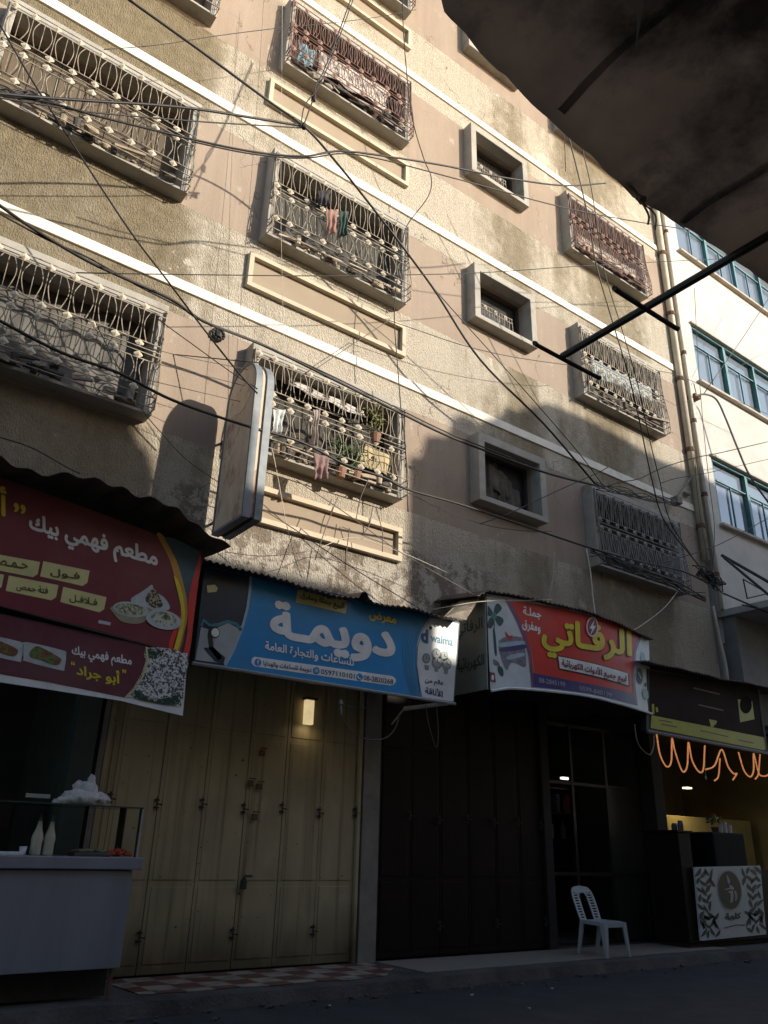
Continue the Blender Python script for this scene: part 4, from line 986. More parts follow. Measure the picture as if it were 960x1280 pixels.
# ================================================================== dark cafe sign
Y = -1.0
cs = thing('cafe_sign', P(885, 925, Y), 'dark brown cafe sign with a yellow strip and an oval portrait panel', 'sign')
B = Board(cs, Y)
boardbox(B, [(810, 836), (948, 858), (958, 940), (808, 912)], Y + .002, .12, frame_dark)
B.poly([(812, 838), (946, 860), (956.5, 938), (812, 911)], mk('print_espresso', (.028, .014, .012), .75, .3, 1.5, spec=.15), 'panel', 0)
ylw = mk('print_lime', (.42, .40, .02), .4, .12, 2)
B.poly([(814, 894), (956, 922), (957, 938), (813, 910)], ylw, 'strip', 1)
B.poly([(922, 874), (940, 877), (943, 899), (925, 903)], ylw, 'portrait_panel', 1); B.disc((932, 881), 7.5, 11, mk('print_espresso2', (.018, .010, .010), .8, spec=.1), 'portrait_panel', 2)
B.line([(867, 860), (900, 868)], 1.6, mk('print_faded', (.13, .05, .04), .5), 'lettering', 1); B.line([(873, 881), (904, 888)], 1.6, mk('print_faded', (.13, .05, .04)), 'lettering', 1)
B.poly([(886, 899), (896, 901), (895, 905), (892, 907), (892, 909), (888, 908), (888, 906)], ylw, 'cup_icon', 1); B.line([(816, 880), (816.5, 892)], 3, ylw, 'lettering', 1); B.line([(820.5, 884), (821.5, 890)], 2.6, ylw, 'lettering', 1)
B.line([(823, 900), (840, 903)], 1.3, mk('print_olive', (.1, .09, .02)), 'lettering', 2); B.line([(826, 905), (846, 909)], 1.3, mk('print_olive', (.1, .09, .02)), 'lettering', 2); B.line([(923, 925), (942, 929)], 1.6, mk('print_rust', (.25, .12, .02), .5), 'lettering', 2); B.line([(875, 913), (910, 921)], 1.2, mk('print_olive', (.1, .09, .02)), 'lettering', 2)
b = MB(); b.tube((P(809, 914, -1.03), P(959, 942, -1.03)), .028, 6); b.tube((P(948, 862, -1.0), P(959, 942, -1.0)), .02, 6); b.build('frame_rail', mk('rail_grey', (.20, .20, .21), .45, metallic=.4), cs)
awning('dark corrugated tin awning above the brown cafe sign', [(806, 826), (850, 836), (900, 848), (960, 859), (1040, 872)], -1.25, .12)
# amber rope light under it
rope = [[(820.8, 918), (825, 943), (833, 958), (839, 952), (840, 923), (844, 940), (853, 964), (859, 957), (860.5, 928), (865, 950), (873, 964), (879, 962), (881, 932)],
        [(882, 962), (893, 957), (902, 937), (910, 958), (917, 967), (921, 967), (916, 975)], [(923, 940), (930, 963), (938, 971), (942, 962), (942, 942), (948, 965), (953, 970), (962, 967), (970, 950)],
        [(950, 943), (948, 967), (944, 974)], [(900, 948), (898, 970), (893, 976)]]
rl = thing('rope_light', P(885, 940, -1.04), 'glowing amber rope light hanging in loops under the brown cafe sign', 'rope light')
am = mk('rope_amber', (0.95, 0.34, 0.09), .5, .3, 60, emit=0.42, col2=(0.20, 0.08, 0.05))
for q in rope:
    b = MB(); b.tube(spline([P(x, y, -1.04 - .02 * (i % 2)) for i, (x, y) in enumerate(q)], 8), .0135, 6); b.build('loop', am, rl)
b = MB(); b.tube(spline([P(*p, -1.0) for p in ((793, 905), (797, 928), (806, 940), (813, 943), (817, 932), (817, 918))], 6), .011, 6); b.build('unlit_end', mk('rope_grey', (.22, .17, .14), .5), rl)

# ================================================================== projecting double-sided sign with a round top
ps = thing('projecting_sign', (3.85, -.77, 4.9), 'tall weathered brown sign board with a rounded top jutting out from the wall', 'sign')
xa, xb, ya, yb_, z0, zc = 3.72, 3.98, -1.19, -.35, 4.90, 6.80
def arch(y0, y1, z0, n=16):
    r = (y1 - y0) / 2; c = (y0 + y1) / 2
    return [(y1, z0)] + [(c + r * math.cos(math.pi * k / n), zc + r * math.sin(math.pi * k / n)) for k in range(n + 1)] + [(y0, z0)]
b = MB(); b.prism([(xa + .012, y, z) for y, z in arch(ya + .03, yb_ - .03, z0 + .03)], (xb - xa - .024, 0, 0))
b.build('face', mk('weathered_print', (.58, .40, .27), .8, .3, 3.2, .25, 18, stretch=(1, 1.2, .6), col2=(.78, .62, .46), patch=(.23, .12, .085), thr=.49), ps)
b = MB(); cy_ = (ya + yb_) / 2
b.prism([(xa + .0105, cy_ + .30 * math.cos(2 * math.pi * k / 28), zc + .02 + .33 * math.sin(2 * math.pi * k / 28)) for k in range(28)], (-.003, 0, 0))
b.build('faded_disc', mk('faded_disc', (.66, .47, .30), .8, .2, 5, col2=(.80, .64, .46), patch=(.36, .17, .11), thr=.55), ps)
for xo in (xa, xb - .10):
    b = MB(); o = arch(ya, yb_, z0); i = arch(ya + .035, yb_ - .035, z0 + .035)
    for k in range(len(o)):
        j = (k + 1) % len(o)
        b.prism([(xo, *o[k]), (xo, *o[j]), (xo, *i[j]), (xo, *i[k])], (.10, 0, 0))
    bmesh.ops.remove_doubles(b.bm, verts=b.bm.verts[:], dist=1e-4)
    b.build('rim', mk('rim_zinc', (.20, .22, .235), .6, .2, 5, metallic=.15, patch=(.13, .115, .10), thr=.55), ps)
b = MB()
o = arch(ya + .02, yb_ - .02, z0 + .01)
for k in range(1, len(o) - 1):
    j = k + 1
    b.prism([(xa + .10, *o[k]), (xa + .10, *o[j]), (xb - .10, *o[j]), (xb - .10, *o[k])], (0, -.006, -.004)) if False else None
b.bm.free()
b = MB(); b.box(xa + .02, xb - .02, ya + .03, yb_ - .03, z0 + .01, z0 + .028); b.build('underside', M['dark'], ps)
b = MB()
for z in (5.2, 6.4): b.tube(((xa + .13, yb_, z), (xa + .13, 0, z)), .02, 6)
b.tube(((xa + .13, ya + .2, zc + .40), (3.0, 0.0, 7.5)), .008, 5)
b.build('bracket', M['black_iron'], ps)

# ================================================================== food counter on the left
Yc = -1.12
fc = thing('food_counter', (1.8, -.75, 0), 'steel fronted food counter with a glass case standing on the pavement left', 'counter')
ss = mk('brushed_steel', (.31, .33, .39), .36, .16, 1.6, .05, 60, metallic=.45, stretch=(1, 1, .15))
qR, qL = P(158, 1150, Yc), P(-110, 1150, Yc)
zlip, zl0, zbot = P(170, 1072, Yc).z, P(170, 1087, Yc).z, P(148, 1210, Yc).z
b = MB(); b.bbox(qL.x, qR.x, Yc, Yc + .03, zbot, zl0 - .012, .006); b.build('front_panel', ss, fc)
b = MB(); b.bbox(qL.x, qR.x + .075, Yc - .04, -.42, zl0, zlip, .008); b.build('worktop', ss, fc)
b = MB(); b.box(qL.x, qR.x - .012, Yc + .03, -.45, zbot + .01, zl0 - .004); b.build('cabinet', mk('cabinet_dark', (.04, .04, .042), .5), fc)
b = MB()
for x in (qL.x + .05, 1.6, qR.x - .06):
    for y in (Yc + .05, -.52):
        lb = MB(); lb.tube(((x, y, 0), (x, y, zbot + .012)), .022, 8); lb.build('leg', mk('leg_rust', (.10, .05, .035), .7), fc)
b.bbox(qL.x, qR.x - .05, Yc + .16, Yc + .20, .02, zbot, .005); b.build('kick_board', M['black_iron'], fc)
cg = bpy.data.materials.new('case_glass'); cg.use_nodes = True; bsd = cg.node_tree.nodes['Principled BSDF']
bsd.inputs['Base Color'].default_value = (.9, .95, .93, 1); bsd.inputs['Roughness'].default_value = .02; bsd.inputs['Transmission Weight'].default_value = 1.0; bsd.inputs['IOR'].default_value = 1.02
ztop = P(180, 1011, Yc).z
b = MB(); b.box(qL.x, qR.x + .03, Yc + .02, -.45, ztop, ztop + .012); b.build('glass_top', mk('green_glass_edge', (.05, .07, .06), .12, .1, 3), fc)
b = MB(); xr = qR.x + .035; b.box(xr - .012, xr, Yc + .03, Yc + .05, zlip, ztop); b.build('post', mk('bright_steel', (.6, .62, .65), .3, metallic=.6), fc)
b = MB(); b.box(xr - .018, xr - .001, Yc + .055, Yc + .09, zlip, ztop); b.build('post', M['black_iron'], fc)
b = MB(); b.box(xr - .018, xr - .001, -.62, -.46, zlip, ztop); b.build('post', M['black_iron'], fc)
b = MB(); b.box(xr - .008, xr - .004, Yc + .09, -.62, zlip + .002, ztop - .002); b.build('glass_side', cg, fc)
# things on the counter
cream_b = mk('sauce_white', (.46, .43, .33), .4, .08, 20)
for px, lab in ((42.5, 'left cream sauce bottle standing in the glass case of the food counter'), (58, 'right cream sauce bottle standing beside its twin on the food counter')):
    p = P(px, 1071, -.95); t = thing('sauce_bottle', (p.x, -.95, zlip), lab, 'bottle', 'sauce bottles on the food counter')
    b = MB(); b.lathe((p.x, -.95, zlip), [(.046, 0), (.050, .02), (.048, .10), (.054, .14), (.046, .18), (.028, .23), (.019, .28), (.019, .29)], 14); b.build('body', cream_b, t, smooth=True)
    b = MB(); b.lathe((p.x, -.95, zlip + .291), [(.020, 0), (.020, .02), (.008, .035), (.006, .06)], 10); b.build('nozzle', mk('nozzle_grey', (.10, .10, .10), .5), t)
p = P(27, 1071, -1.0); b = MB(); b.lathe((p.x, -1.0, zlip), [(.026, 0), (.034, .075), (.031, .072), (.024, .01)], 12); tag(b.build('paper_cup', mk('cup_white', (.55, .56, .58), .5), smooth=True), 'small white paper cup left of the sauce bottles', 'cup')
p = P(8, 1071, -1.0); b = MB(); b.bbox(p.x - .1, p.x + .12, -1.08, -.92, zlip, zlip + .03, .008); tag(b.build('napkin_stack', mk('cup_white', (.5, .5, .5))), 'flat stack of white napkins at the left end of the food counter', 'napkins')
p = P(113, 1070, -.95); t = thing('food_tray', (p.x, -.9, zlip), 'shallow dark tray of greens on the food counter behind its glass', 'tray')
b = MB(); b.bbox(p.x - .17, p.x + .17, -1.02, -.78, zlip, zlip + .035, .01); b.build('tray', mk('tray_dark', (.06, .06, .055), .4), t)
b = MB(); rnd = random.Random(3)
for k in range(14): b.blob((p.x + rnd.uniform(-.13, .13), rnd.uniform(-1.0, -.82), zlip + .04 + rnd.uniform(0, .015)), .032, (1.4, 1, .5), .5, 3, 1)
b.build('greens', mk('greens', (.20, .20, .11), .7, .4, 30), t, smooth=True)
p = P(147, 1072, -.95); b = MB()
for k in range(26):
    a = rnd.uniform(0, 6.28); r_ = rnd.uniform(0, 1)
    b.blob((p.x + .13 * r_ * math.cos(a), -.93 + .08 * r_ * math.sin(a), zlip + .025 + .05 * (1 - r_) * rnd.random()), .030, (1.3, .9, .6), .5, 3, 1)
o = tag(b.build('chopped_tomato', mk('tomato', (.42, .05, .018), .45, .35, 25), smooth=True), 'red heap of chopped tomato at the right end of the food counter', 'food', kind=None)
b = MB(); p = P(103, 1003, -.85); zb0 = ztop + .013
for dx, dz, r_, sq in ((0, .06, .13, (1.5, .9, .7)), (-.14, .03, .08, (1.5, .9, .6)), (.14, .05, .10, (1.3, .9, .8)), (.03, .14, .10, (1.1, .8, .8)), (.06, .22, .05, (.8, .7, 1.3)), (-.05, .16, .06, (1, .8, 1)), (.20, .02, .06, (1.3, .8, .5)), (-.22, .012, .05, (1.3, .8, .5))):
    b.blob((p.x + dx, -.83, zb0 + dz), r_, sq, .38, 5.0, 3)
for v in b.bm.verts: v.co.z = max(v.co.z, zb0)
plast = mk('thin_plastic', (.52, .50, .49), .35, .2, 14, .6, 25, patch=(.36, .26, .22), thr=.56)
tag(b.build('bread_bag', plast, smooth=True), 'crumpled heap of clear plastic bread bags on the glass top of the food counter', 'plastic bags')
b = MB(); p = P(32, 994, -.2); b.bbox(p.x, p.x + .24, -.21, -.20, p.z - .02, p.z + .02, .004); tag(b.build('paper_label', mk('cup_white', (.5, .5, .5))), 'small white paper label hanging in the dark restaurant', 'label')
b = MB(); b.bbox(-1.0, 2.4, .9, 1.5, 0.0, 1.0, .02); b.bbox(-1.0, 2.4, 1.3, 1.5, 1.4, 1.8, .02)
tag(b.build('kitchen_bench', mk('bench_brown', (.05, .035, .028), .6)), 'dark bench at the back of the unlit restaurant', 'bench')

# ================================================================== white plastic chair
ch = thing('plastic_chair', (10.14, -.82, .012), 'white plastic garden chair with a slotted back standing by the kerb', 'chair')
plw = mk('white_plastic', (.36, .38, .40), .35, .05, 6)
ca = math.radians(1)
def cf(x, y, z):   # chair axes: x to its left, y to the front (towards the street), z up
    X = x * math.cos(ca) + y * math.sin(ca) * -1; Yv = x * math.sin(ca) * -1 + y * math.cos(ca) * -1
    return Vector((10.14 + X, -.82 + Yv, .012 + z))
def cbox(b, pts_lo, pts_hi):
    a = [b.bm.verts.new(cf(*p)) for p in pts_lo]; c = [b.bm.verts.new(cf(*p)) for p in pts_hi]; n = len(a)
    b.bm.faces.new(a[::-1]); b.bm.faces.new(c)
    for i in range(n): b.bm.faces.new((a[i], a[(i + 1) % n], c[(i + 1) % n], c[i]))
b = MB()
b.slab(lambda u, v: cf((u - .5) * (.40 + .06 * v), -.20 + .44 * v, .44 - .025 * math.sin(math.pi * v) * math.sin(math.pi * u) - .02 * max(0, v - .85) / .15), 10, 10, (0, 0, -.012))
for (xa_, ya_, xb_, yb2) in ((-.20, -.2, -.23, .24), (.20, -.2, .23, .24)): cbox(b, [(xa_ - .008, ya_, .40), (xa_ + .008, ya_, .40), (xb_ + .008, yb2, .38), (xb_ - .008, yb2, .38)], [(xa_ - .008, ya_, .443), (xa_ + .008, ya_, .443), (xb_ + .008, yb2, .43), (xb_ - .008, yb2, .43)])
cbox(b, [(-.23, .232, .37), (.23, .232, .37), (.23, .248, .37), (-.23, .248, .37)], [(-.23, .232, .428), (.23, .232, .428), (.23, .248, .428), (-.23, .248, .428)])
b.build('seat', plw, ch, smooth=False)
for sx in (-1, 1):
    b = MB(); cbox(b, [(sx * .255, .275, 0), (sx * .215, .275, 0), (sx * .225, .235, 0), (sx * .255, .235, 0)], [(sx * .235, .25, .43), (sx * .155, .25, .43), (sx * .185, .20, .43), (sx * .235, .16, .43)]); b.build('leg', plw, ch)
    b = MB(); cbox(b, [(sx * .205, -.31, 0), (sx * .175, -.31, 0), (sx * .175, -.27, 0), (sx * .205, -.27, 0)], [(sx * .215, -.21, .44), (sx * .165, -.21, .44), (sx * .165, -.16, .44), (sx * .215, -.14, .44)]); b.build('leg', plw, ch)
# backrest: two uprights with a rounded top, slots on both sides and an open middle
def bk(x, s, d=0): return (x, -.19 - .17 * s - .012 * math.cos(x * 6) + d, .43 + .43 * s)
b = MB()
def strip(path, w2):
    b.slab(lambda u, v: cf(*bk(*[path[min(int(u * (len(path) - 1)), len(path) - 2)][k] + (path[min(int(u * (len(path) - 1)), len(path) - 2) + 1][k] - path[min(int(u * (len(path) - 1)), len(path) - 2)][k]) * (u * (len(path) - 1) - min(int(u * (len(path) - 1)), len(path) - 2)) for k in (0, 1)]) ) + Vector((0, 0, 0)), 1, 1, (0, 0, 0)) if False else None
def bar(x0_, s0, x1_, s1, w_):
    dx, ds = x1_ - x0_, (s1 - s0) * .46; l = math.hypot(dx, ds); nx, ns = -ds / l * w_ / 2, dx / l * w_ / 2 / .46
    lo = [bk(x0_ + nx, s0 + ns, -.008), bk(x1_ + nx, s1 + ns, -.008), bk(x1_ - nx, s1 - ns, -.008), bk(x0_ - nx, s0 - ns, -.008)]
    hi = [bk(x0_ + nx, s0 + ns, .008), bk(x1_ + nx, s1 + ns, .008), bk(x1_ - nx, s1 - ns, .008), bk(x0_ - nx, s0 - ns, .008)]
    cbox(b, lo, hi)
outl = [(-.20, -.02), (-.215, .3), (-.215, .65), (-.20, .85), (-.15, .96), (0, 1.0), (.15, .96), (.20, .85), (.215, .65), (.215, .3), (.20, -.02)]
for (p, q) in zip(outl[:-1], outl[1:]): bar(*p, *q, .036)
for sx in (-1, 1):
    for (p, q) in zip([(.10, -.02), (.10, .4), (.095, .72)], [(.10, .4), (.095, .72), (.06, .84)]): bar(sx * p[0], p[1], sx * q[0], q[1], .03)
    for k in range(10): bar(sx * .10, .05 + k * .082, sx * .205, .05 + k * .082, .017)
bar(-.16, .885, .16, .885, .06)
b.build('backrest', plw, ch)

# ================================================================== cafe counter
Yk = -.85
kc = thing('cafe_counter', (13.6, -.5, 0), 'cafe counter with a white damask patterned front and a black oval emblem', 'counter')
B = Board(kc, Yk)
A = dict(TL=(868, 1085), TR=(950, 1083), BR=(957.5, 1167), BL=(877, 1175))
b = MB(); b.prism([Vector((B.pt(*p).x, Yk + .001, B.pt(*p).z)) for p in ((868, 1084), (950.5, 1082), (958, 1168), (876.5, 1176))], (0, .03, 0)); b.build('front_panel', mk('board_white', (.46, .48, .49), .5, .06, 2), kc)
def ab(u, v):
    t = [A['TL'][k] + (A['TR'][k] - A['TL'][k]) * u for k in (0, 1)]; q = [A['BL'][k] + (A['BR'][k] - A['BL'][k]) * u for k in (0, 1)]
    return (t[0] + (q[0] - t[0]) * v, t[1] + (q[1] - t[1]) * v)
ink = mk('print_ink', (.018, .02, .022), .5)
def leaf(cx, cy, ang, L, wd):
    q = []
    for t, s_ in ((0, 0), (.25, .8), (.55, 1), (.8, .6), (1, 0), (.8, -.25), (.5, -.35), (.25, -.2)):
        u, v = (t - .5) * L, s_ * wd * .5
        q.append(ab(cx + u * math.cos(ang) - v * math.sin(ang), cy + u * math.sin(ang) + v * math.cos(ang)))
    return q
lv = []
rnd = random.Random(11)
for row in range(8):
    for colx in (.045, .115, .185, .255):
        if colx > .2 and row in (2, 3, 4): continue
        cy = .06 + row * .12 + .03 * ((int(colx * 100)) % 2)
        a = rnd.choice((.7, 1.1, 2.2, -.8, 1.8)); L = rnd.uniform(.11, .17); wd = rnd.uniform(.055, .085)
        lv.append(leaf(colx, cy, a, L, wd)); lv.append(leaf(1 - colx, cy, math.pi - a, L, wd))
for cx in (.14, .86):
    for a in (0, .6, 1.2, 1.9, 2.5, 3.14): lv.append(leaf(cx + .10 * math.cos(a), .80 - .10 * math.sin(a), a + 1.57, .12, .055))
B.poly(lv, ink, 'damask_pattern', 1)
B.poly([ab(.5 + .19 * math.cos(k * .2618), .33 + .295 * math.sin(k * .2618)) for k in range(24)], mk('print_ring', (.34, .34, .32), .5), 'emblem', 1.5)
B.poly([ab(.5 + .175 * math.cos(k * .2618), .33 + .275 * math.sin(k * .2618)) for k in range(24)], mk('print_emblem', (.022, .018, .016), .5), 'emblem', 2)
pale2 = mk('print_bone', (.36, .35, .32), .5)
B.poly([ab(*p) for p in ((.47, .11), (.49, .12), (.515, .19), (.51, .235), (.485, .245), (.475, .2))], pale2, 'emblem', 3)
B.poly([ab(*p) for p in ((.49, .25), (.53, .26), (.565, .30), (.56, .325), (.50, .315), (.46, .32), (.42, .325), (.42, .315), (.50, .295))], pale2, 'emblem', 3)
B.poly([ab(*p) for p in ((.46, .345), (.545, .335), (.55, .42), (.535, .48), (.515, .515), (.485, .50), (.50, .44), (.505, .38))], pale2, 'emblem', 3)
B.poly([ab(*p) for p in ((.565, .335), (.595, .35), (.605, .41), (.59, .47), (.565, .49), (.575, .43))], pale2, 'emblem', 3)
B.text('كلمة', ab(.39, .70), ab(.64, .70), 8, ink, 2, bold=.05)
B.line([ab(.45, .755), ab(.54, .755)], .9, ink, 'small_print', 2); B.line([ab(.36, .86), ab(.45, .85), ab(.56, .835), ab(.68, .85)], 1.1, ink, 'small_print', 2)
xa, xb = B.pt(868, 1085).x, B.pt(958, 1085).x
kd = mk('counter_dark', (.014, .010, .009), .5, .2, 3, patch=(.022, .017, .015), thr=.58, spec=.08)
zc_ = P(880, 1043, -.6).z
b = MB(); b.bbox(xa - .28, xa + .05, Yk + .05, -.15, .08, zc_, .01); b.bbox(xa + .052, xb + .4, Yk + .034, -.15, .08, B.pt(900, 1086).z, .01); b.build('body', kd, kc)
b = MB(); b.box(xa - .2, xb + .3, Yk + .1, -.2, 0.012, .078); b.build('plinth', M['dark'], kc)
b = MB(); b.bbox(xa - .32, xa + .12, Yk + .03, -.12, zc_ + .001, zc_ + .035, .008); b.build('top_shelf', kd, kc)
p0, p1 = P(886, 1085, -.6), P(920, 1042, -.6)
b = MB(); b.bbox(p0.x, p1.x, -.75, -.25, B.pt(900, 1086).z + .002, p1.z, .03); t = tag(b.build('coffee_machine', mk('machine_black', (.010, .010, .011), .7, .2, 3, spec=.1)), 'black boxy coffee machine on the cafe counter above the damask front', 'machine')
rnd = random.Random(8)
spec = [(852, .10, .05, (.16, .05, .04), 'dark red jar', 'jar'), (859, .13, .045, (.32, .20, .14), 'brown paper cup stack', 'cups'), (866, .16, .05, (.06, .08, .20), 'blue tin', 'tin'), (873, .11, .045, (.40, .38, .34), 'cream jar', 'jar'), (880, .12, .05, (.05, .05, .05), 'black grinder cup', 'cup')]
for px, h, r_, c, lab, kind in spec:
    p = P(px, 1040, -.55); x = min(p.x, xa + .10)
    b = MB(); b.lathe((p.x if p.x < xa + .1 else xa + .09, -.5 if px > 870 else -.62, zc_ + .036), [(r_, 0), (r_ * 1.02, h * .7), (r_ * .8, h * .85), (r_ * .82, h)], 12)
    tag(b.build(lab.split()[-1] if lab.split()[-1] != 'stack' else 'cup_stack', mk('item_' + lab.replace(' ', '_'), c, .4), smooth=False), 'small %s on the left shelf of the cafe counter' % lab, kind)
p = P(905, 1041, -.5); b = MB()
for k in range(5): b.lathe((p.x - .1 + .075 * k, -.5 + .03 * (k % 2), p1.z + .002), [(.03, 0), (.036, .09 + .05 * (k % 3)), (.03, .09 + .05 * (k % 3))], 12)
tag(b.build('cup_row', mk('cups_white', (.45, .43, .45), .4)), 'white cups crowded on top of the black coffee machine', 'cups', kind='stuff')
# leafy plant in a pot on the machine
t = thing('potted_plant', (P(893, 1030, -.35).x, -.35, p1.z), 'dark leafy pot plant behind the cups on the cafe counter', 'plant')
px_, pz_ = P(893, 1030, -.35).x, p1.z + .003
b = MB(); b.lathe((px_, -.35, pz_), [(.05, 0), (.07, .10), (.06, .10)], 12); b.build('pot', mk('pot_brown', (.10, .05, .03), .6), t)
b = MB(); rnd = random.Random(2)
for k in range(70):
    d = Vector((rnd.uniform(-1, 1), rnd.uniform(-1, 1), rnd.uniform(-.1, 1))).normalized(); c = Vector((px_, -.35, pz_ + .18)) + d * rnd.uniform(.05, .15)
    u = d.orthogonal().normalized() * .022; b.face((c - d * .035, c + u, c + d * .045, c - u))
b.build('foliage', mk('plant_leaf', (.035, .055, .022), .5, .3, 8), t, fix=False)
# inside of the cafe
b = MB(); b.bbox(14.3, 17.8, 1.1, 1.25, 0.0, 2.1, .01); b.bbox(13.3, 14.2, 1.5, 1.6, .9, 2.7, .01)
tag(b.build('cafe_partition', mk('ply_yellow', (.42, .33, .11), .55, .2, 1.2, patch=(.30, .20, .06), thr=.55)), 'yellow lit plywood partition inside the cafe behind the counter', 'partition')
cl = thing('ceiling_lamp', (15.0, .75, 2.62), 'lit panel lamp under the cafe ceiling above the partition', 'lamp')
b = MB(); b.bbox(14.93, 15.09, .68, .80, 2.60, 2.63, .006); b.build('panel', mk('panel_lit', (1, .78, .42), .5, .02, 1, emit=1.6), cl)
li = bpy.data.lights.new('cafe_light', 'AREA'); li.size = .3; li.energy = 4.5; li.color = (1, .80, .42); lo_ = bpy.data.objects.new('cafe_light', li); COL.objects.link(lo_); lo_.parent = cl; lo_.location = (0, 0, -.04)

# ================================================================== canvas awning overhead
cv = thing('canvas_awning', (2.8, -9.5, 3.4), 'dark worn canvas awning on steel pipes overhead in the upper right corner', 'awning')
edge = [P(0, 0)] and [(.80, -8.45), (.84, -8.2), (.92, -8.07), (1.1, -8.03), (1.43, -8.00), (1.87, -7.965), (2.2, -7.99), (2.65, -8.01), (3.3, -8.05), (4.2, -8.1), (5.5, -8.1)]
def ey(x):
    for a, c in zip(edge[:-1], edge[1:]):
        if a[0] <= x <= c[0]: return a[1] + (c[1] - a[1]) * (x - a[0]) / (c[0] - a[0])
    return edge[-1][1]
def cvs(u, v):
    x = .80 + 4.7 * u ** 1.3; y0_ = ey(x); y = y0_ * (1 - v) - 11.0 * v
    sag = .08 * noise.noise(Vector((x * 1.6, y * 1.2, 2))) + .04 * noise.noise(Vector((x * 4.5, y * 2.0, 5))) + .02 * noise.noise(Vector((x * 9 + y * 3, y * 4.0, 7))) - .03 * math.sin(math.pi * ((x + .2) % 1.25) / 1.25) * math.sin(math.pi * min(1, v * 2))
    z = 3.405 + .50 * v + sag * min(1, v * 9) + .022 * noise.noise(Vector((x * 7, 0, 1))) + .010 * noise.noise(Vector((x * 21, 0, 4)))
    return (x, y, z)
b = MB(); b.slab(cvs, 90, 40, (0, .002, .012))
canv = mk('canvas_brown', (.55, .47, .40), .95, .25, 2.2, .9, 7, col2=(.80, .70, .60), patch=(.20, .165, .14), thr=.49)
tn = canv.node_tree; g = NT(canv); bs0 = tn.nodes['Principled BSDF']; src = bs0.inputs['Base Color'].links[0].from_socket
tl = tn.nodes.new('ShaderNodeBsdfTranslucent'); tn.links.new(src, tl.inputs['Color'])
mxs = tn.nodes.new('ShaderNodeMixShader'); mxs.inputs[0].default_value = .40
tn.links.new(bs0.outputs[0], mxs.inputs[1]); tn.links.new(tl.outputs[0], mxs.inputs[2]); tn.links.new(mxs.outputs[0], tn.nodes['Material Output'].inputs['Surface'])
b.build('sheet', canv, cv, smooth=True)
for xs1, xs2, y1_, y2_, lab in ((1.42, 1.45, -8.04, -10.8, 'seam'), (2.10, 2.13, -8.0, -10.8, 'seam'), (2.95, 2.98, -8.08, -10.8, 'seam')):
    b = MB(); u_ = lambda x: max(0, (x - .80) / 4.7) ** (1 / 1.3)
    def fs(u, v):
        x = xs1 + (xs2 - xs1) * u; y = y1_ + (y2_ - y1_) * v; e0 = ey(x); vv = min(1, max(0, (e0 - y) / (11.0 + e0))); p = Vector(cvs(u_(x), vv)); return p - Vector((0, 0, .008))
    b.slab(fs, 6, 30, (0, 0, .004)); b.build(lab, canv, cv, smooth=True)
b = MB(); x0_, y0_, z0_ = 1.90, -7.985, 3.40   # hanging rope knot and rag at the edge
b.blob((x0_, y0_, z0_ - .015), .017, (1.3, .8, .8), .6, 4, 2)
b.tube(spline([(x0_, y0_, z0_ - .03), (x0_ + .03, y0_ + .0, z0_ - .07), (x0_ + .035, y0_ + .01, z0_ - .10)], 5), .004, 5); b.tube(spline([(x0_ + .01, y0_, z0_ - .03), (x0_ + .055, y0_ - .01, z0_ - .06), (x0_ + .06, y0_, z0_ - .115)], 5), .003, 5)
b.tube(spline([(x0_ - .02, y0_, z0_ - .01), (x0_ - .05, y0_, z0_ + .01), (x0_ - .08, y0_, z0_ + .02)], 5), .005, 5)
b.build('knot', mk('rope_dark', (.20, .16, .12), .9), cv)
b = MB(); b.tube(((2.42, -7.17, 3.40), (2.42, -11, 3.40)), .0165, 8); b.build('long_pipe', M['black_iron'], cv)
for i, (xa_, xb_, y) in enumerate(((2.225, 2.645, -7.19), (2.20, 2.60, -7.64), (2.24, 2.70, -8.3))):
    b = MB(); b.tube(spline([(xa_, y, 3.375), (xa_ + .02, y, 3.367), (xb_ - .02, y, 3.367), (xb_, y, 3.372)], 4), .0105, 6); b.build('cross_pipe', M['black_iron'], cv)
b = MB(); q = [P(796, 3), P(800, 25)]
a1, a2 = G(798, -8, 3.36), G(795, 62, 3.345)
b.prism([a1, a1 + Vector((.025, 0, 0)), a2], (0, 0, .003)); b.build('torn_strip', mk('strip_white', (.55, .52, .47), .6), cv)

# ================================================================== cables strung along and across the street
def cable(label, pts, Y, r, mat='cable', k=7, name='cable', wob=0.0):
    q = []
    for i, p in enumerate(pts):
        y = p[2] if len(p) > 2 else (Y[0] + (Y[1] - Y[0]) * i / (len(pts) - 1) if isinstance(Y, tuple) else Y)
        q.append(P(p[0], p[1], y))
    s_ = spline(q, k)
    if wob:
        s_ = [v + Vector((0, 0, wob * noise.noise(v * 3))) for v in s_]
    b = MB(); b.tube(s_, r, 5)
    return tag(b.build(name, M[mat], smooth=True), label, 'cable', 'cables strung across the facade')
cable('thick black cable from the upper left window to the knot, upper strand', [(-10, 116), (40, 121), (125, 127), (190, 131), (250, 137), (320, 148), (380, 158)], -1.5, .019)
cable('black cable just below the thick one, running from upper left window to the knot', [(-10, 121), (60, 132), (120, 141), (250, 152), (330, 157), (378, 160)], -1.5, .010)
cable('paired black cable sagging from the upper left window under the middle windows to the canvas', [(-10, 118), (60, 128), (125, 146), (240, 174), (300, 187), (350, 194), (385, 195), (425, 189), (480, 195), (555, 207), (630, 222), (705, 232), (757, 229)], (-1.4, -2.4), .015)
cable('thinner twin cable sagging beside the paired one towards the top right pipes', [(240, 177), (300, 190), (355, 197), (390, 197), (430, 192), (480, 200), (580, 226), (730, 265), (880, 290), (970, 301)], (-1.5, -2.6), .010)
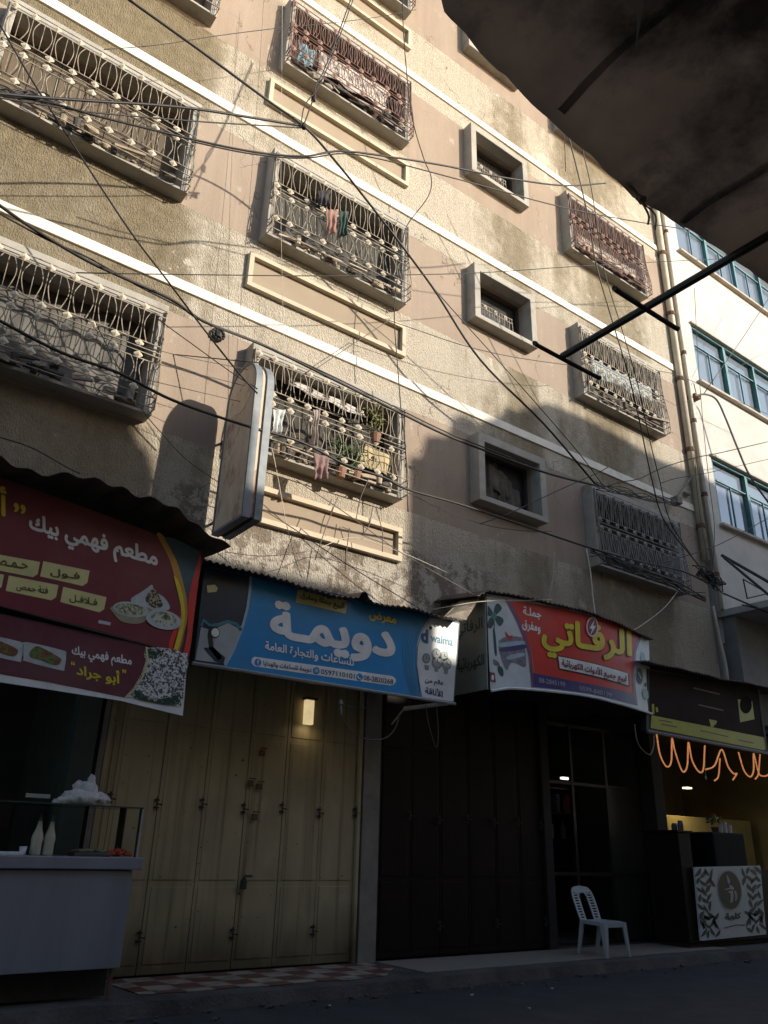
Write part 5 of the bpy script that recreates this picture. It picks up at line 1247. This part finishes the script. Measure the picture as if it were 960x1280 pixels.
cable('long diagonal black cable from the top left down to the barred window lower right', [(155, -5), (250, 63), (330, 122), (380, 158), (415, 196), (470, 265), (540, 358), (600, 449), (680, 530), (745, 606)], (-1.6, -.75), .020)
cable('thin diagonal cable splitting from the long diagonal one above the small windows', [(535, 352), (570, 392), (640, 470), (720, 562), (757, 611)], (-1.0, -.7), .009)
cable('vertical black cable dropping from the top edge to the knot', [(440, -5), (420, 50), (404, 90), (395, 106), (391, 125), (385, 142), (379, 158)], -1.6, .011)
cable('second vertical cable dropping beside the first one to the knot', [(443, -5), (423, 50), (406, 92), (396, 112), (381, 132), (376, 158)], -1.62, .009)
b = MB(); c = P(392, 122, -1.6)
for k in range(7): b.tube([c + Vector((.028 * math.cos(a), .028 * math.sin(a), -.06 + .02 * k)) for a in [2 * math.pi * j / 8 for j in range(9)]], .008, 5)
c = P(380, 158, -1.55)
for k in range(4): b.tube([c + Vector((.03 * math.cos(a), .03 * math.sin(a), -.03 + .02 * k)) for a in [2 * math.pi * j / 8 for j in range(9)]], .009, 5)
tag(b.build('cable_knot', M['cable']), 'taped knot where the black cables meet below the top middle window', 'cable knot')
cable('black cable slanting from the upper left window down to the projecting sign', [(-5, 22), (40, 100), (90, 178), (160, 285), (205, 345), (250, 405), (295, 462), (322, 492)], (-1.2, -1.25), .012)
cable('thick bundled cable sagging along the lower white band above the projecting sign', [(-10, 250), (40, 285), (105, 324), (160, 350), (215, 375), (255, 402), (330, 432), (420, 476), (500, 516), (560, 545), (640, 576), (692, 594), (745, 607)], (-.75, -.75), .021)
cable('second strand twisted with the bundled cable on the lower white band', [(-10, 262), (60, 300), (110, 322), (170, 356), (225, 384), (262, 406), (325, 430), (400, 463), (500, 512), (560, 541), (640, 573)], (-.72, -.78), .012)
cable('thick cable crossing the lower left window and passing under the small dark window', [(-10, 396), (75, 440), (150, 467), (215, 500), (300, 530), (375, 552), (430, 580), (480, 597), (510, 612), (580, 632), (675, 664), (735, 684), (800, 702), (850, 713), (884, 728)], (-1.35, -.75), .019)
cable('thin cable sagging just under the thick one below the small dark window', [(510, 616), (560, 640), (610, 657), (660, 664), (690, 664)], (-.9, -.8), .006)
cable('straight horizontal wire across the middle of the facade', [(95, 341), (215, 343), (400, 345), (480, 344), (600, 341), (720, 333), (830, 327), (935, 322)], (-1.0, -1.6), .008)
cable('thin wire rising from the upper left window to the top middle window', [(130, 62), (200, 56), (270, 45), (350, 35), (430, 27), (480, 20), (520, 12)], -1.2, .006)
cable('wavy dark wire hanging down between the middle windows and small windows', [(503, -5), (505, 50), (514, 140), (529, 196), (539, 222), (535, 246), (510, 280), (503, 303)], (-.9, -.6), .010)
cable('dark wire down the right side of the lower middle windows', [(502, 300), (500, 330), (495, 360), (493, 400), (498, 470), (502, 520), (507, 560), (510, 640)], -.62, .009)
cable('left wire of the pair hanging from the canvas past the right barred windows', [(708, 160), (722, 215), (737, 280), (745, 330), (765, 400), (786, 470), (800, 530), (815, 600), (830, 650), (868, 700), (886, 722)], (-2.4, -.75), .013)
cable('right wire of the pair hanging from the canvas past the right barred windows', [(724, 170), (739, 235), (749, 300), (757, 345), (780, 420), (797, 480), (811, 545), (824, 598), (838, 652), (872, 706)], (-2.3, -.75), .010)
cable('short wire end dangling from the canvas edge', [(703, 155), (706, 185), (707, 214)], -4.0, .006)
cable('thick grey hose arching from the rusty bracket over the white building', [(868, 495), (882, 493), (896, 500), (908, 525), (922, 560), (938, 596), (962, 630)], (-.25, -.6), .026, 'cable_grey')
cable('slanting cable from the white building down to the rusty bracket', [(968, 362), (930, 420), (895, 470), (880, 492)], (-1.2, -.3), .010)
cable('cable rising to the right from the lower barred window over the white building', [(745, 612), (775, 603), (800, 598), (830, 584), (870, 572), (900, 566), (965, 551)], (-.75, -1.1), .010)
cable('thin cable looping from the wall bracket up to the right', [(826, 604), (845, 598), (880, 592), (965, 573)], (-.5, -.9), .007)
cable('cable slanting up from under the dark window to the lower barred window', [(600, 655), (640, 640), (700, 612), (745, 592), (760, 584)], -.8, .009)
cable('cable slanting up to the right across the corner pipes', [(790, 716), (840, 700), (900, 680), (965, 645)], (-.8, -1.1), .009)
cable('thin sagging wire from the middle window past the small middle window', [(485, 400), (520, 412), (580, 432), (640, 446), (710, 456), (735, 456)], (-.6, -.7), .007)
cable('thin wire sagging over the right barred window to the white building', [(820, 463), (850, 470), (900, 492), (965, 520)], (-.5, -.8), .007)
cable('thin tie wire slanting up beside the lower middle window', [(392, 463), (440, 431), (487, 400)], -.62, .007, 'cable_grey')
cable('white string hanging from the lower middle window', [(340, 560), (348, 600), (357, 650), (368, 695), (377, 722)], (-.6, -.9), .005, 'cable_white')
cable('long pale string hanging in front of the upper middle windows', [(353, -5), (352, 120), (351, 250), (353, 360), (356, 480)], -.75, .0035, 'cable_white')
cable('thin dark string hanging left of the upper middle windows', [(330, -5), (322, 120), (312, 250), (304, 340), (297, 430), (290, 520)], -.4, .0035, 'cable_grey')
cable('thin wire slanting over the lower left window to the projecting sign', [(196, 398), (240, 430), (290, 466), (322, 486)], (-.8, -1.2), .007)
cable('thin wire from the lower left window corner down to the wall', [(120, 405), (170, 500), (205, 545), (240, 580), (300, 620)], (-.9, -.3), .006, 'cable_grey')
cable('thin wire down the bare plaster above the blue sign', [(290, 615), (350, 650), (410, 690), (470, 728), (540, 770)], (-.7, -1.0), .007, 'cable_grey')
cable('pale wire sagging across the bare plaster above the blue sign', [(281, 690), (330, 695), (390, 688), (440, 672), (500, 690), (560, 716)], (-.5, -.5), .005, 'cable_white')
cable('thin wire slanting from the lower middle window to the red sign', [(370, 600), (430, 640), (500, 690), (560, 725), (600, 748)], (-.5, -.9), .007, 'cable_grey')
cable('thin cable from the left edge down to the tin awning', [(-5, 545), (40, 560), (85, 585), (100, 592)], (-1.3, -1.6), .007)
cable('white wire stretched across the top of the red sign', [(540, 762), (600, 752), (650, 751), (690, 749)], -1.15, .005, 'cable_white')
cable('thin wire across the white building beside the top window', [(905, 470), (935, 452), (965, 436)], -.3, .005, 'cable_grey')
cable('thin wire down the white building from the bracket', [(862, 500), (868, 560), (872, 620), (884, 700)], -.2, .008)
cable('wavy wire clipped along the thin white pipe', [(868, 360), (872, 440), (878, 520), (886, 600), (893, 660), (890, 720)], -.30, .008)
for x0_, x1_, n_ in ((150, 310, 0), (165, 305, 1), (160, 300, 2)):
    cable(('upper', 'middle', 'lowest')[n_] + ' of three thin wires from the lower left window to the sign', [(x0_ + 20, 430 + 22 * n_), (x0_ + 80, 446 + 21 * n_), (x1_, 462 + 20 * n_)], (-.6, -.9), .0045, 'cable_grey')
for k, q in enumerate(([(422, 622), (408, 658), (397, 690), (394, 700)], [(460, 600), (450, 625), (445, 650)], [(466, 632), (462, 655), (454, 668)], [(470, 635), (478, 665), (478, 690)], [(437, 660), (433, 690), (431, 705)])):
    cable(('first', 'second', 'third', 'fourth', 'fifth')[k] + ' short wire end from the left dangling under the lower middle window', q, -.5, .007, 'cable_grey')
cable('brown rope looping under the blue sign from its bottom rail', [(424, 884), (428, 896), (440, 914), (455, 923), (472, 925), (486, 920), (495, 908), (499, 894)], -.85, .007, 'cable_grey')
cable('second thin loop of wire hanging under the blue sign', [(428, 880), (440, 884), (455, 885), (466, 880)], -.85, .004, 'cable_grey')
cable('narrow loop of wire hanging under the right end of the blue sign', [(532, 881), (536, 905), (545, 934), (548, 918), (546, 885)], -.9, .005, 'cable_grey')
cable('thin wires running down the wall from the lower barred window', [(693, 690), (690, 730), (680, 770)], -.4, .005, 'cable_white')
cable('pale pole of hose leaning from the lower barred window to the red sign', [(733, 686), (738, 715), (741, 745), (744, 768)], (-.5, -.7), .012, 'cable_white')
cable('pale hose curving down from the tangle to the red sign', [(850, 735), (830, 760), (800, 783), (785, 790)], (-.6, -.8), .009, 'cable_white')
# tangle at the corner
b = MB(); rnd = random.Random(21); c = P(886, 724, -.7)
for k in range(22):
    q = [c + Vector((rnd.uniform(-.45, .45), rnd.uniform(-.12, .12), rnd.uniform(-.16, .16))) for _ in range(4)]
    q = [v + Vector((0, 0, -.2 * (v.x - c.x))) for v in q]
    b.tube(spline(q, 5), rnd.uniform(.006, .014), 5)
tag(b.build('cable_tangle', M['cable'], smooth=True), 'dark tangle of cables bunched at the corner beside the lower barred window', 'cables', kind='stuff')
b = MB(); rnd = random.Random(5)
for k in range(7):
    pts = [(745 + 10 * i, 606 + rnd.uniform(-4, 6) + 2.2 * i) for i in range(0, 11, 2)]
    b.tube(spline([P(x, y, -.62 - .02 * k) for x, y in pts], 4), .008, 5)
for k in range(8):
    pts = [(738 + 24 * i, 690 + rnd.uniform(-6, 6) + 9.5 * i) for i in range(0, 7)]
    b.tube(spline([P(x, y, -.60 - .02 * k) for x, y in pts], 4), rnd.uniform(.006, .012), 5)
tag(b.build('cable_bundle', M['cable'], smooth=True), 'messy bundle of cables draped along the lower barred window on the right', 'cables', kind='stuff')
b = MB(); rnd = random.Random(6)
for k in range(6):
    pts = [(-8 + 16 * i, 106 + rnd.uniform(-4, 12) + 3.5 * i) for i in range(0, 6)]
    b.tube(spline([P(x, y, -1.15 - .05 * k) for x, y in pts], 4), rnd.uniform(.008, .016), 5)
tag(b.build('cable_bundle', M['cable'], smooth=True), 'dark bunch of cables at the left edge before the upper left window', 'cables', kind='stuff')
# brackets and fittings
b = MB(); a_, c_ = P(775, 622, -.25), P(846, 629, -.25)
b.tube((P(822, 628, -.28), P(846, 627, -.25)), .022, 6); v = P(845, 626, -.2); b.bbox(v.x - .09, v.x + .09, -.30, -.12, v.z - .09, v.z + .08, .01); b.tube((v + Vector((0, 0, .05)), P(866, 594, -.08)), .02, 6); b.tube((P(856, 617, -.05), P(861, 617, -.05)), .05, 8)
tag(b.build('wall_bracket', mk('bracket_grey', (.16, .14, .12), .7)), 'grey iron bracket with insulator on the white band near the corner pipe', 'bracket')
b = MB(); v = P(871, 495, -.22); b.bbox(v.x - .10, v.x + .14, -.24, -.02, v.z - .05, v.z + .05, .01); b.tube((v, v + Vector((-.05, 0, .35))), .012, 5)
tag(b.build('hose_bracket', mk('rust', (.13, .07, .04), .9)), 'rusty bracket holding the arching hose beside the corner pipes', 'bracket')
b = MB(); v = P(272, 419, -.02)
for k in range(12):
    a = 2 * math.pi * k / 12; b.blob(v + Vector((.085 * math.cos(a), -.03, .085 * math.sin(a))), .03, (1, 1, 1), .6, 5, 1)
b.lathe((v.x, -.04, v.z - .05), [(.05, 0), (.06, .05), (.04, .09)], 8)
tag(b.build('pipe_outlet', M['black_iron']), 'dark ragged pipe outlet stub in the pinkish wall left of the lower middle window', 'pipe outlet')
b = MB()
b.tube((P(902, 694, -.15), P(965, 730, -1.1)), .035, 8); b.tube((P(905, 697, -.2), P(965, 747, -1.3)), .03, 8)
tag(b.build('awning_arm', M['black_iron']), 'pair of dark poles slanting out from the white building above its canopy', 'poles')
b = MB(); q = [P(929, 724, -.9), P(960, 742, -.9), P(934, 748, -.9), P(929, 724, -.9)]
for u, v in zip(q[:-1], q[1:]): b.tube((u, v), .015, 6)
b.tube((P(928, 756, -.9), P(965, 765, -.9)), .015, 6); b.tube((P(905, 742, -.95), P(965, 768, -.95)), .02, 6)
tag(b.build('antenna_frame', M['black_iron']), 'small dark triangular iron frame standing on the canopy edge at the right', 'frame')
b = MB(); b.tube((P(505, 886, -.75), P(560, 879, -.92)), .028, 8); b.tube((P(505, 886, -.75), P(490, 905, -.4)), .012, 6)
tag(b.build('sign_arm', mk('arm_white', (.45, .45, .45), .4)), 'whitish metal arm bracing the right end of the blue sign from below', 'bracket')
b = MB(); v = P(426, 878, -.88); b.blob(v, .03, (1, 1, 1.4), .4, 4, 1); b.tube((v, v + Vector((.02, 0, -.14))), .012, 6)
tag(b.build('lamp_holder', mk('holder_grey', (.25, .22, .2), .6)), 'small lamp holder and tape hanging at the middle of the blue sign', 'lamp holder')
b = MB(); v = P(882, 970, -1.0); b.tube((P(881, 935, -1.0), v), .004, 5); b.lathe((v.x, -1.0, v.z - .07), [(.008, 0), (.016, .03), (.010, .07)], 8)
tag(b.build('hanging_bulb', mk('bulb_grey', (.35, .32, .28), .4)), 'small unlit bulb hanging on a wire between the rope light loops', 'bulb')

# ================================================================== washing, plants and junk in the window baskets
def cloth(label, px0, px1, y0, y1, Y, col, seed, cat='laundry', slant=0.0, bunch=.5, name='laundry'):
    a = P(px0, y0, Y); c = P(px1, y0 + slant, Y); d = P((px0 + px1) / 2, y1, Y)
    L = a.z - d.z
    def f(u, v):
        wdt = 1 - bunch * math.sin(math.pi * min(1, v * .8)) * .5
        x = (a.x + c.x) / 2 + (c.x - a.x) * (u - .5) * wdt + .02 * noise.noise(Vector((v * 3, seed, 0)))
        z = a.z + (c.z - a.z) * u - L * v * (1 - .12 * noise.noise(Vector((u * 3, seed, 1))))
        y = Y + .03 * math.sin(u * 14 + seed + 2 * v) * (.3 + v) + .03 * noise.noise(Vector((u * 4, v * 4, seed)))
        return (x, y, z)
    b = MB(); b.slab(f, 16, 12, (0, .008, 0))
    return tag(b.build(name, mk('cloth_%d' % seed, col, .95, .2, 4, .2, 30), smooth=True), label, cat)
cloth('dusty pink garment hanging over the bars of the middle window', 408, 424, 262, 298, -.50, (.30, .175, .14), 31)
cloth('dark garment bunched beside the pink one on the middle window bars', 398, 414, 238, 262, -.52, (.05, .045, .045), 32)
cloth('dark green cloth hanging right of the pink garment', 424, 436, 264, 300, -.48, (.05, .08, .065), 33)
cloth('mauve cloth drooping out under the bars of the lower middle window', 392, 412, 566, 600, -.55, (.25, .16, .15), 34, slant=6)
cloth('twisted grey scarf hanging on the lower middle window bars', 391, 400, 512, 560, -.50, (.33, .28, .25), 35)
cloth('light blue cloth bundled in the lower left of the top middle window', 372, 396, 50, 82, -.36, (.16, .26, .30), 36, slant=16)
cloth('white plastic sheet behind the lower bars of the top middle window', 398, 486, 62, 118, -.12, (.50, .46, .42), 37, slant=52, bunch=.1, cat='sheet', name='plastic_sheet')
cloth('pale grey sheet behind the upper bars of the middle window', 378, 500, 208, 250, -.06, (.34, .33, .30), 38, slant=70, bunch=.0, cat='sheet', name='sheet')
cloth('white sheet hung behind the upper bars of the lower middle window', 362, 455, 472, 500, -.06, (.56, .53, .50), 39, slant=42, bunch=.0, cat='sheet', name='sheet')
cloth('yellow cream sheet behind the lower right bars of the lower middle window', 448, 504, 552, 590, -.10, (.48, .40, .23), 40, slant=22, bunch=.0, cat='sheet', name='sheet')
cloth('pale blue sheet behind the lower bars of the right middle window', 738, 815, 448, 486, -.10, (.40, .46, .47), 41, slant=38, bunch=.0, cat='sheet', name='sheet')
cloth('white bag hanging at the left end of the lower middle window', 341, 357, 512, 545, -.50, (.52, .55, .55), 42, cat='bag', name='bag')
cloth('whitish plastic sheet behind the lower bars of the top right barred window', 722, 806, 292, 330, -.08, (.40, .36, .31), 43, slant=55, bunch=0, cat='sheet', name='plastic_sheet')
def leafy(label, px, py, Y, n, rad, col, seed):
    c = P(px, py, Y); t = thing('window_plant', c - Vector((0, 0, rad)), label, 'plant', None); rnd = random.Random(seed)
    b = MB(); b.lathe(c - Vector((0, 0, rad + .14)), [(.06, 0), (.09, .15), (.08, .15)], 10); b.build('pot', mk('pot_clay', (.25, .13, .08), .8), t)
    b = MB()
    for k in range(n):
        d = Vector((rnd.gauss(0, 1), rnd.gauss(0, .5), rnd.gauss(0, 1))) * rad * .55; q = c + d + Vector((0, 0, .08))
        a = Vector((rnd.uniform(-1, 1), rnd.uniform(-1, 1), rnd.uniform(-1, 1))).normalized(); u = a.orthogonal().normalized() * .02; l = rnd.uniform(.03, .06)
        b.face((q - a * l, q + u, q + a * l, q - u))
    for k in range(6): b.tube(spline([c - Vector((0, 0, rad)), c + Vector((rnd.uniform(-.1, .1), 0, 0)), c + Vector((rnd.uniform(-1, 1) * rad, 0, rnd.uniform(0, 1) * rad))], 4), .004, 4)
    b.build('foliage', mk('leaf_%d' % seed, col, .6, .35, 10), t, fix=False)
leafy('bright green pot plant in the middle of the lower middle window', 427, 570, -.33, 130, .22, (.07, .12, .03), 51)
leafy('yellowish green pot plant at the right of the lower middle window', 470, 528, -.33, 130, .22, (.16, .16, .04), 52)
leafy('small green pot plant at the right end of the lower middle window', 446, 575, -.33, 90, .17, (.06, .11, .03), 53)
def junk(label, c, r, seed, cols, n=14, x0=.1, x1=.9):
    xa, xb = COLS[c]; za, zb = ROWS[r]; rnd = random.Random(seed)
    t = thing('window_junk', ((xa + xb) / 2, -.3, za), label, 'junk'); z0 = za + .012
    for mi, col in enumerate(cols):
        for k in range(n // len(cols) + 1):
            b = MB(); x = xa + (xb - xa) * rnd.uniform(x0, x1); y = -rnd.uniform(.16, .40); kind = rnd.random()
            if kind < .45:
                L = rnd.uniform(.15, .6); a = rnd.uniform(-.12, .2); p = Vector((x - L / 2, y, z0 + .05 + rnd.random() * .10)); q = p + Vector((L, rnd.uniform(-.06, .06), L * a))
                b.tube((p, q), rnd.uniform(.012, .03), 4); nm = 'stick'
            elif kind < .8: b.blob((x, y, z0 + .08), rnd.uniform(.04, .08), (1.6, .8, .8), .6, 3, 2); nm = 'rag'
            else: b.lathe((x, y, z0 + .02), [(.04, 0), (.055, .14), (.05, .14)], 8); nm = 'pot'
            b.build(nm, mk('junk_%d_%d' % (seed, mi), col, .8, .3, 8), t)
junk('pots and dark sticks piled in the upper left window basket', 'L', 1, 61, [(.06, .05, .04), (.30, .24, .16)], 22)
junk('scraps and dim rags piled in the lower left window basket', 'L', 0, 62, [(.05, .045, .04), (.22, .19, .16)], 22)
junk('boards and pale sticks lying in the middle window basket', 'M', 1, 63, [(.45, .38, .28), (.10, .08, .06)], 26)
junk('dark pots and grey rags along the top middle window basket', 'M', 2, 64, [(.05, .05, .045), (.33, .30, .26)], 24)
junk('wood strips and bottles lying in the lower middle window basket', 'M', 0, 65, [(.42, .34, .25), (.08, .07, .06)], 26)
junk('rusty rods lying in the right middle window basket', 'S', 1, 66, [(.25, .20, .15), (.10, .07, .05)], 18)
junk('rusty rods and tins lying in the top right window basket', 'S', 2, 67, [(.30, .20, .14), (.12, .07, .05)], 18)
# litter on the road
rnd = random.Random(9)
for px, py, lab in ((412, 1259, 'tiny white scrap of paper on the asphalt near the yellow door'), (662, 1262, 'tiny white scrap of litter on the asphalt below the plastic chair'), (690, 1237, 'tiny pale scrap of litter by the kerb below the plastic chair'), (590, 1245, 'tiny grey stone on the asphalt below the dark folding door')):
    v = G(px, py, -.12); b = MB(); b.blob(v + Vector((0, 0, .012)), .018, (1.4, 1, .6), .5, 4, 1); tag(b.build('litter', mk('litter', (.40, .40, .38), .7)), lab, 'litter')

b = MB(); rnd = random.Random(33)
for k in range(70):
    x = rnd.uniform(2.5, 13); y = kerb_y(x) - abs(rnd.gauss(0, .18)) - .03
    b.blob((x, y, -.118), rnd.uniform(.01, .035), (1.3, 1, .7), .5, 4, 1)
tag(b.build('gravel', mk('gravel', (.07, .06, .055), .9, .4, 9)), 'loose gravel and crumbs of kerb along the edge of the road', 'gravel', kind='stuff')
